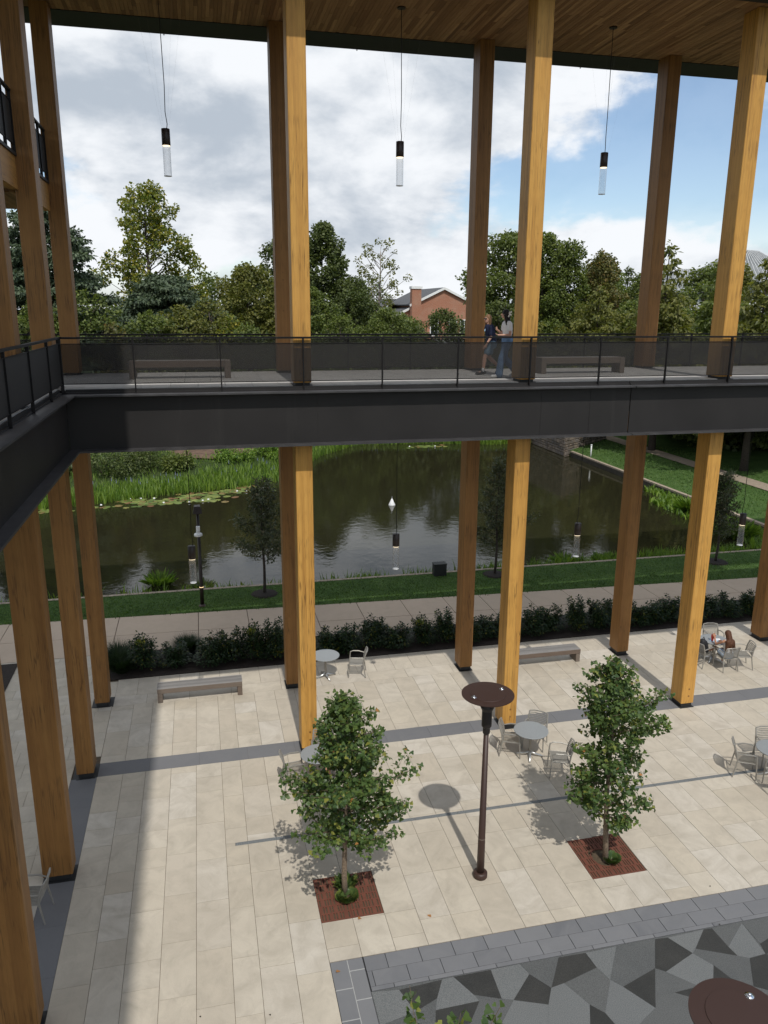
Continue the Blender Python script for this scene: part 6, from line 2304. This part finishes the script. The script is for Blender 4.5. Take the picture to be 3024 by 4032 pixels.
far_tree((27.6, 60), 10.5, 229, 'dark glossy magnolia in front of the brick gable', 'magnolia tree', 'leaf_deep', 'round', 3.6, 1.2, 44, .21, 28, cl=.8)
far_tree((36.0, 67), 11.0, 232, 'dark tree right of the brick gable', 'tree', 'leaf_deep', 'round', 3.2, 2, 22, .25, 24)
far_tree((40.6, 76), 18.6, 233, 'large mid-green maple behind the walking women', 'tree', 'leaf_green', 'round', 5.3, 2.0, 52, .30, 22, cl=.95)
far_tree((41.3, 67), 18.3, 234, 'dark tall tree behind the sunlit middle upper column', 'tree', 'leaf_green', 'tall', 4.6, 2.0, 46, .27, 24, cl=.9)
far_tree((44.3, 67), 17.6, 235, 'pointed dark tree right of the sunlit middle upper column', 'tree', 'leaf_green', 'tall', 4.4, 2.0, 46, .27, 24, cl=.85)
far_tree((48.0, 66), 16.4, 236, 'reddish-green tree with ragged top left of the dark upper column', 'tree', 'leaf_rust', 'tall', 4.6, 2.0, 46, .26, 22, cl=.8)
far_tree((51.6, 72), 15.6, 237, 'darker tree top just left of the dark upper column', 'tree', 'leaf_green', 'round', 4.2, 2.0, 32, .27, 22)
far_tree((54.5, 78), 15.9, 238, 'tree behind the dark upper column on the right', 'tree', 'leaf_green', 'round', 4.4, 2.0, 32, .28, 20)
conifer((42.0, 55), 13.4, 241, 'feathery olive cypress behind the right walkway bench', 'leaf_olive', 3.8)
conifer((38.9, 38.5), 16.0, 242, 'pointed cypress with a narrow tip between the right upper columns', 'leaf_olive', 3.0, power=.75, z0=3.6)
conifer((61.5, 84), 17.0, 243, 'dark pine far behind the pointed cypress', 'leaf_deep', 3.6, 'pine_tree', 'pine tree', group=None)
conifer((44.5, 40.0), 15.2, 244, 'feathery cypress left of the right sunlit upper column', 'leaf_green', 2.9)
conifer((46.8, 42.5), 15.4, 245, 'feathery cypress hidden behind the right sunlit upper column', 'leaf_green', 2.9)
conifer((40.6, 29.4), 14.4, 246, 'near cypress at the right edge with its trunk beside the path', 'leaf_olive', 3.0, z0=4.0)
conifer((44.8, 31.5), 13.0, 247, 'cypress at the right edge behind the near one', 'leaf_green', 2.8, z0=3.4)
conifer((35.5, 56), 11.5, 248, 'feathery cypress above the stone wall', 'leaf_olive', 3.0)
far_tree((48.0, 50), 10.8, 249, 'low green tree between the cypresses on the right', 'tree', 'leaf_green', 'round', 3.6, 1.2, 26, .24, 24)
far_tree((53.0, 52), 11.2, 250, 'low green tree further right between the cypresses', 'tree', 'leaf_olive', 'round', 3.6, 1.2, 26, .24, 24)

conifer((50.5, 47.0), 14.6, 251, 'tall feathery cypress filling the gap at the far right', 'leaf_olive', 3.2)
conifer((47.5, 36.5), 13.2, 252, 'feathery cypress between the near one and the grey roof', 'leaf_green', 3.0)
far_tree((58.5, 62), 15.2, 253, 'green tree hiding the lower part of the grey roofs', 'tree', 'leaf_green', 'round', 4.6, 1.5, 30, .27, 24)
far_tree((66.0, 68), 15.6, 254, 'green tree at the right edge before the grey building', 'tree', 'leaf_olive', 'round', 4.8, 1.5, 30, .27, 24)
far_tree((21.2, 74), 12.0, 255, 'dark leafy tree under the sparse one', 'tree', 'leaf_deep', 'round', 3.8, 2, 28, .26, 24)
far_tree((45.5, 80), 14.2, 256, 'green tree behind the sunlit column, right of the large maple', 'tree', 'leaf_green', 'round', 2.8, 2, 26, .26, 24)

for i, (x, y, H_, mat, lab) in enumerate([(-14, 84, 14.5, 'leaf_green', 'second-rank tree behind the left columns'), (12.0, 92, 12.5, 'leaf_olive', 'second-rank pale tree between the round tree and the column'), (16.0, 72, 12.2, 'leaf_green', 'mid-green tree below the tall dark one, beside the sunlit column'),
                                            (24.8, 66, 9.6, 'leaf_green', 'low green tree joining the dome-shaped one and the magnolia'), (43.0, 58, 11.6, 'leaf_olive', 'olive tree right of the sunlit middle upper column, low'), (47.4, 58, 11.6, 'leaf_green', 'green tree behind the right walkway bench'),
                                            (51.0, 58, 12.2, 'leaf_olive', 'olive tree left of the right dark upper column, low'), (56.5, 72, 14.2, 'leaf_green', 'second-rank tree right of the right dark upper column')]):
    far_tree((x, y), H_, 270 + i, lab, 'tree', mat, 'round', 4.0, 1.2, 28, .26, 24)

# bank shrubs on the far shore
for i, (x, y, rx_, ry_, h, mat, lab) in enumerate([(-3.4, 37.6, 3.7, 2.2, 2.3, 'leaf_deep', 'wide dark shrub mass on the far bank right of the left columns'), (-9.5, 37, 3.0, 2.4, 2.4, 'leaf_green', 'green shrub on the far bank between the left columns'), (1.2, 38.2, 1.4, 1.2, 1.3, 'leaf_green', 'small bushy shrub beside the mulch slope'),
                                                   (5.4, 40.2, 1.5, 1.1, .95, 'leaf_reed', 'bright low shrub right of the mulch slope'), (8.2, 41.4, 1.8, 1.4, 1.2, 'leaf_reed', 'bright shrub on the bank left of the rear column'), (10.6, 46.0, 1.6, 1.4, 1.8, 'leaf_deep', 'dark shrub under the bridge by the rear column'),
                                                   (9.9, 41.6, .9, .8, 1.2, 'leaf_yellow', 'yellow-green shrub at the reeds beside the rear column'), (31.2, 47.2, 1.0, .9, 1.9, 'leaf_deep', 'dark shrub where the stone wall meets the far bank')]):
    bz = ground_h(x, y)
    t = thing('bank_shrub', lab, 'shrub', (x, y, bz), group='shrubs on the far bank')
    g3 = random.Random(300 + i)
    cl_ = []
    for q in range(14):
        a, r = g3.uniform(0, 6.28), math.sqrt(g3.random())
        k = .42 * min(rx_, ry_, h) * g3.uniform(.7, 1.2)
        cl_.append(((x + rx_ * .8 * r * math.cos(a), y + ry_ * .8 * r * math.sin(a), bz + h * g3.uniform(.2, .85) * (1.05 - .4 * r)), (k * 1.1, k * 1.1, k * .9)))
    crown_clumps('foliage', cl_, mat, t, 44, .19, 'kite', 310 + i, .2, (x, y, bz))
    stx = MB()
    for q in range(6):
        a = q * 1.05
        stx.path([(x, y, bz - .1), (x + rx_ * .4 * math.cos(a), y + ry_ * .4 * math.sin(a), bz + h * .6)], [.03, .012], 4)
    stx.build('stems', 'bark_dark', t)

# understory: one mass of leaves that fills the wood behind the trees
g3 = random.Random(77)
cl_ = []
for q in range(170):
    x = g3.uniform(-26, 78)
    y = g3.uniform(60, 74) if x < 30 else g3.uniform(52, 72)
    z = ground_h(x, y)
    k = g3.uniform(1.5, 2.8)
    for zz_ in (1.2, 3.8):
        cl_.append(((x + g3.gauss(0, 1), y + g3.gauss(0, 1), z + zz_ + g3.uniform(-.6, .8)), (k * 1.2, k, k)))
o = crown_clumps('woodland_understory', cl_, 'leaf_deep', None, 8, .46, 'clump', 78, .2)
tag(o, 'dark undergrowth filling the wood behind the pond', 'undergrowth', None, 'stuff')
cl_ = []
for q in range(46):
    x, y = g3.uniform(43.5, 60), g3.uniform(20, 48)
    k = g3.uniform(.9, 1.8)
    cl_.append(((x, y, ground_h(x, y) + g3.uniform(.4, 1.6)), (k * 1.2, k, k)))
o = crown_clumps('right_undergrowth', cl_, 'leaf_deep', None, 14, .34, 'clump', 79, .2)
tag(o, 'dark undergrowth in the shade behind the right path', 'undergrowth', None, 'stuff')

# ================================================================== FAR BUILDINGS
bh = thing('brick_house', 'red brick house with a white-trimmed gable and chimney among the trees', 'house', (41.5, 114, 2.0))
y0 = 110.0
W_ = MB()
# gable wall facing the camera
W_.add([(38.0, y0, 0), (48.4, y0, 0), (48.4, y0, 12.0), (43.15, y0, 14.45), (38.0, y0, 12.0), (38.0, y0 + 18, 0), (48.4, y0 + 18, 0), (48.4, y0 + 18, 12.0), (43.15, y0 + 18, 14.45), (38.0, y0 + 18, 12.0)],
       [(0, 1, 2, 3, 4), (5, 9, 8, 7, 6), (0, 4, 9, 5), (1, 6, 7, 2)])
W_.build('wall', 'brick_wall', bh)
W_ = MB()
W_.add([(35.4, y0 + 1, 0), (38.0, y0 + 1, 0), (38.0, y0 + 1, 11.3), (35.4, y0 + 1, 10.15), (35.4, y0 + 15, 0), (38.0, y0 + 15, 0), (38.0, y0 + 15, 11.3), (35.4, y0 + 15, 10.15)], [(0, 1, 2, 3), (0, 3, 7, 4), (4, 7, 6, 5)])
W_.build('wall', 'brick_wall', bh)


def slab(mb, a, b, ya, yb, th):
    mb.add([(a[0], ya, a[1]), (b[0], ya, b[1]), (b[0], yb, b[1]), (a[0], yb, a[1]), (a[0], ya, a[1] + th), (b[0], ya, b[1] + th), (b[0], yb, b[1] + th), (a[0], yb, a[1] + th)],
           [(3, 2, 1, 0), (4, 5, 6, 7), (0, 1, 5, 4), (1, 2, 6, 5), (2, 3, 7, 6), (3, 0, 4, 7)])
    return mb


roof = MB()
slab(roof, (37.4, 11.75), (43.15, 14.5), y0 - .2, y0 + 18.3, .16)
slab(roof, (43.16, 14.5), (49.0, 11.75), y0 - .2, y0 + 18.3, .16)
ro = roof.build('roof', 'roof_shingle', bh)
r2 = slab(MB(), (34.4, 9.75), (38.6, 11.62), y0 + .8, y0 + 15.5, .14)
r2.build('side_roof', 'roof_shingle', bh)
slab(MB(), (31.5, 9.2), (37.3, 12.7), y0 + 9, y0 + 22, .2).build('rear_roof', 'roof_shingle', bh)
for a, b in (((37.3, 11.55), (43.15, 14.3)), ((43.16, 14.3), (49.1, 11.55))):
    slab(MB(), a, b, y0 - .42, y0 - .21, .38).build('rake_board', 'white_paint', bh)
slab(MB(), (34.3, 9.5), (38.0, 11.3), y0 + .58, y0 + .79, .36).build('rake_board', 'white_paint', bh)
MB().box(37.55, 39.1, y0 - .75, y0 + .5, 0, 14.35).build('chimney', 'brick_wall', ro)
MB().box(37.42, 39.23, y0 - .88, y0 + .63, 14.35, 14.75).build('chimney_cap', 'white_paint', ro)
for (xa, xb, za, zb) in ((35.9, 37.1, 6.6, 8.5), (44.2, 45.4, 7.0, 9.4), (46.2, 47.4, 7.0, 9.4), (41.0, 42.2, 7.0, 9.4), (40.6, 42.0, 2.8, 5.2), (44.0, 45.4, 2.8, 5.2)):
    yf = y0 - .06 if xa > 38 else y0 + .94
    w = MB().box(xa - .14, xb + .14, yf, yf + .05, za - .14, zb + .14).build('window', 'white_paint', bh)
    MB().box(xa, xb, yf - .03, yf - .002, za, zb).build('pane', 'glass_dark', w)
    MB().box((xa + xb) / 2 - .04, (xa + xb) / 2 + .04, yf - .06, yf - .031, za, zb).build('glazing_bar', 'white_paint', w)
MB().box(35.2, 37.6, y0 - .4, y0 + .95, 8.75, 9.35).build('eave_trim', 'white_paint', bh)
MB().box(40.0, 47.5, y0 - 2.6, y0 - .01, 5.7, 6.3).build('porch_roof', 'white_paint', bh)
for x in (40.3, 42.6, 44.9, 47.2):
    MB().box(x - .18, x + .18, y0 - 2.5, y0 - 2.15, 0, 5.7).build('porch_column', 'white_paint', bh)
bw_ = thing('brick_house', 'far red brick house with white windows glimpsed left of the dome-shaped tree', 'house', (22, 112, 2))
MB().box(15, 28, 112, 122, 0, 10.4).build('wall', 'brick_wall', bw_)
slab(slab(MB(), (14.4, 10.4), (21.5, 13.2), 111.6, 122.4, .2), (21.5, 13.2), (28.6, 10.4), 111.6, 122.4, .2).build('roof', 'roof_shingle', bw_)
for x in (16.5, 19.2, 21.9, 24.6):
    w = MB().box(x, x + 1.5, 111.92, 111.98, 6.6, 9.2).build('window', 'white_paint', bw_)
    MB().box(x + .14, x + 1.36, 111.88, 111.915, 6.75, 9.05).build('pane', 'glass_dark', w)

gh = thing('metal_roof_building', 'grey building with standing-seam metal roof at the right edge behind the trees', 'building', (90, 100, 2))
MB().add([(86, 95, 0), (100, 95, 0), (100, 95, 15.6), (86, 95, 15.6), (86, 112, 0), (100, 112, 0), (100, 112, 15.6), (86, 112, 15.6)], [(0, 1, 2, 3), (1, 5, 6, 2), (4, 0, 3, 7), (3, 2, 6, 7)]).build('wall', 'grey_siding', gh)
rfm = MB()
pk = (91.0, 101, 21.0)
rfm.add([(84.6, 93.6, 15.3), (101, 93.6, 15.3), (101, 113, 15.3), (84.6, 113, 15.3), pk, (97, 104, 21.0)], [(0, 1, 5, 4), (1, 2, 5), (2, 3, 4, 5), (3, 0, 4)])
rr_ = rfm.build('roof', 'metal_roof', gh) if 'metal_roof' in M else None
if rr_ is None:
    plain('metal_roof', (0.26, 0.27, 0.27), .5, .2, .06, .4)
    rr_ = rfm.build('roof', 'metal_roof', gh)
sm = MB()
for i in range(1, 16):
    f = i / 16
    a = Vector((84.6 + (101 - 84.6) * f, 93.55, 15.36))
    b = Vector(pk).lerp(Vector((97, 104, 21.0)), f) + Vector((0, 0, .06))
    sm.path([a, b], .06, 4)
sm.build('seams', 'grey_siding', rr_)
for x in (88.2, 90.6, 93.0):
    w = MB().box(x, x + 1.2, 94.93, 94.985, 11.8, 14.2).build('window', 'white_paint', gh)
    MB().box(x + .12, x + 1.08, 94.88, 94.925, 11.9, 14.1).build('pane', 'glass_dark', w)
g2h = thing('metal_roof_building', 'lower grey metal roof glimpsed right of the pointed cypress', 'building', (79, 98, 2))
MB().box(73.5, 83.5, 95, 106, 0, 14.2).build('wall', 'grey_siding', g2h)
rq = MB().add([(72.6, 94, 13.9), (84.4, 94, 13.9), (84.4, 107, 13.9), (72.6, 107, 13.9), (79.5, 100, 17.7), (82.5, 100, 17.7)], [(0, 1, 5, 4), (1, 2, 5), (2, 3, 4, 5), (3, 0, 4)]).build('roof', 'metal_roof', g2h)
sm = MB()
for i in range(1, 11):
    f = i / 11
    sm.path([Vector((72.6 + 11.8 * f, 93.95, 13.96)), Vector((79.5 + 3 * f, 100, 17.76))], .05, 4)
sm.build('seams', 'grey_siding', rq)

for o in D.objects:
    if '_base' in o:
        del o['_base']
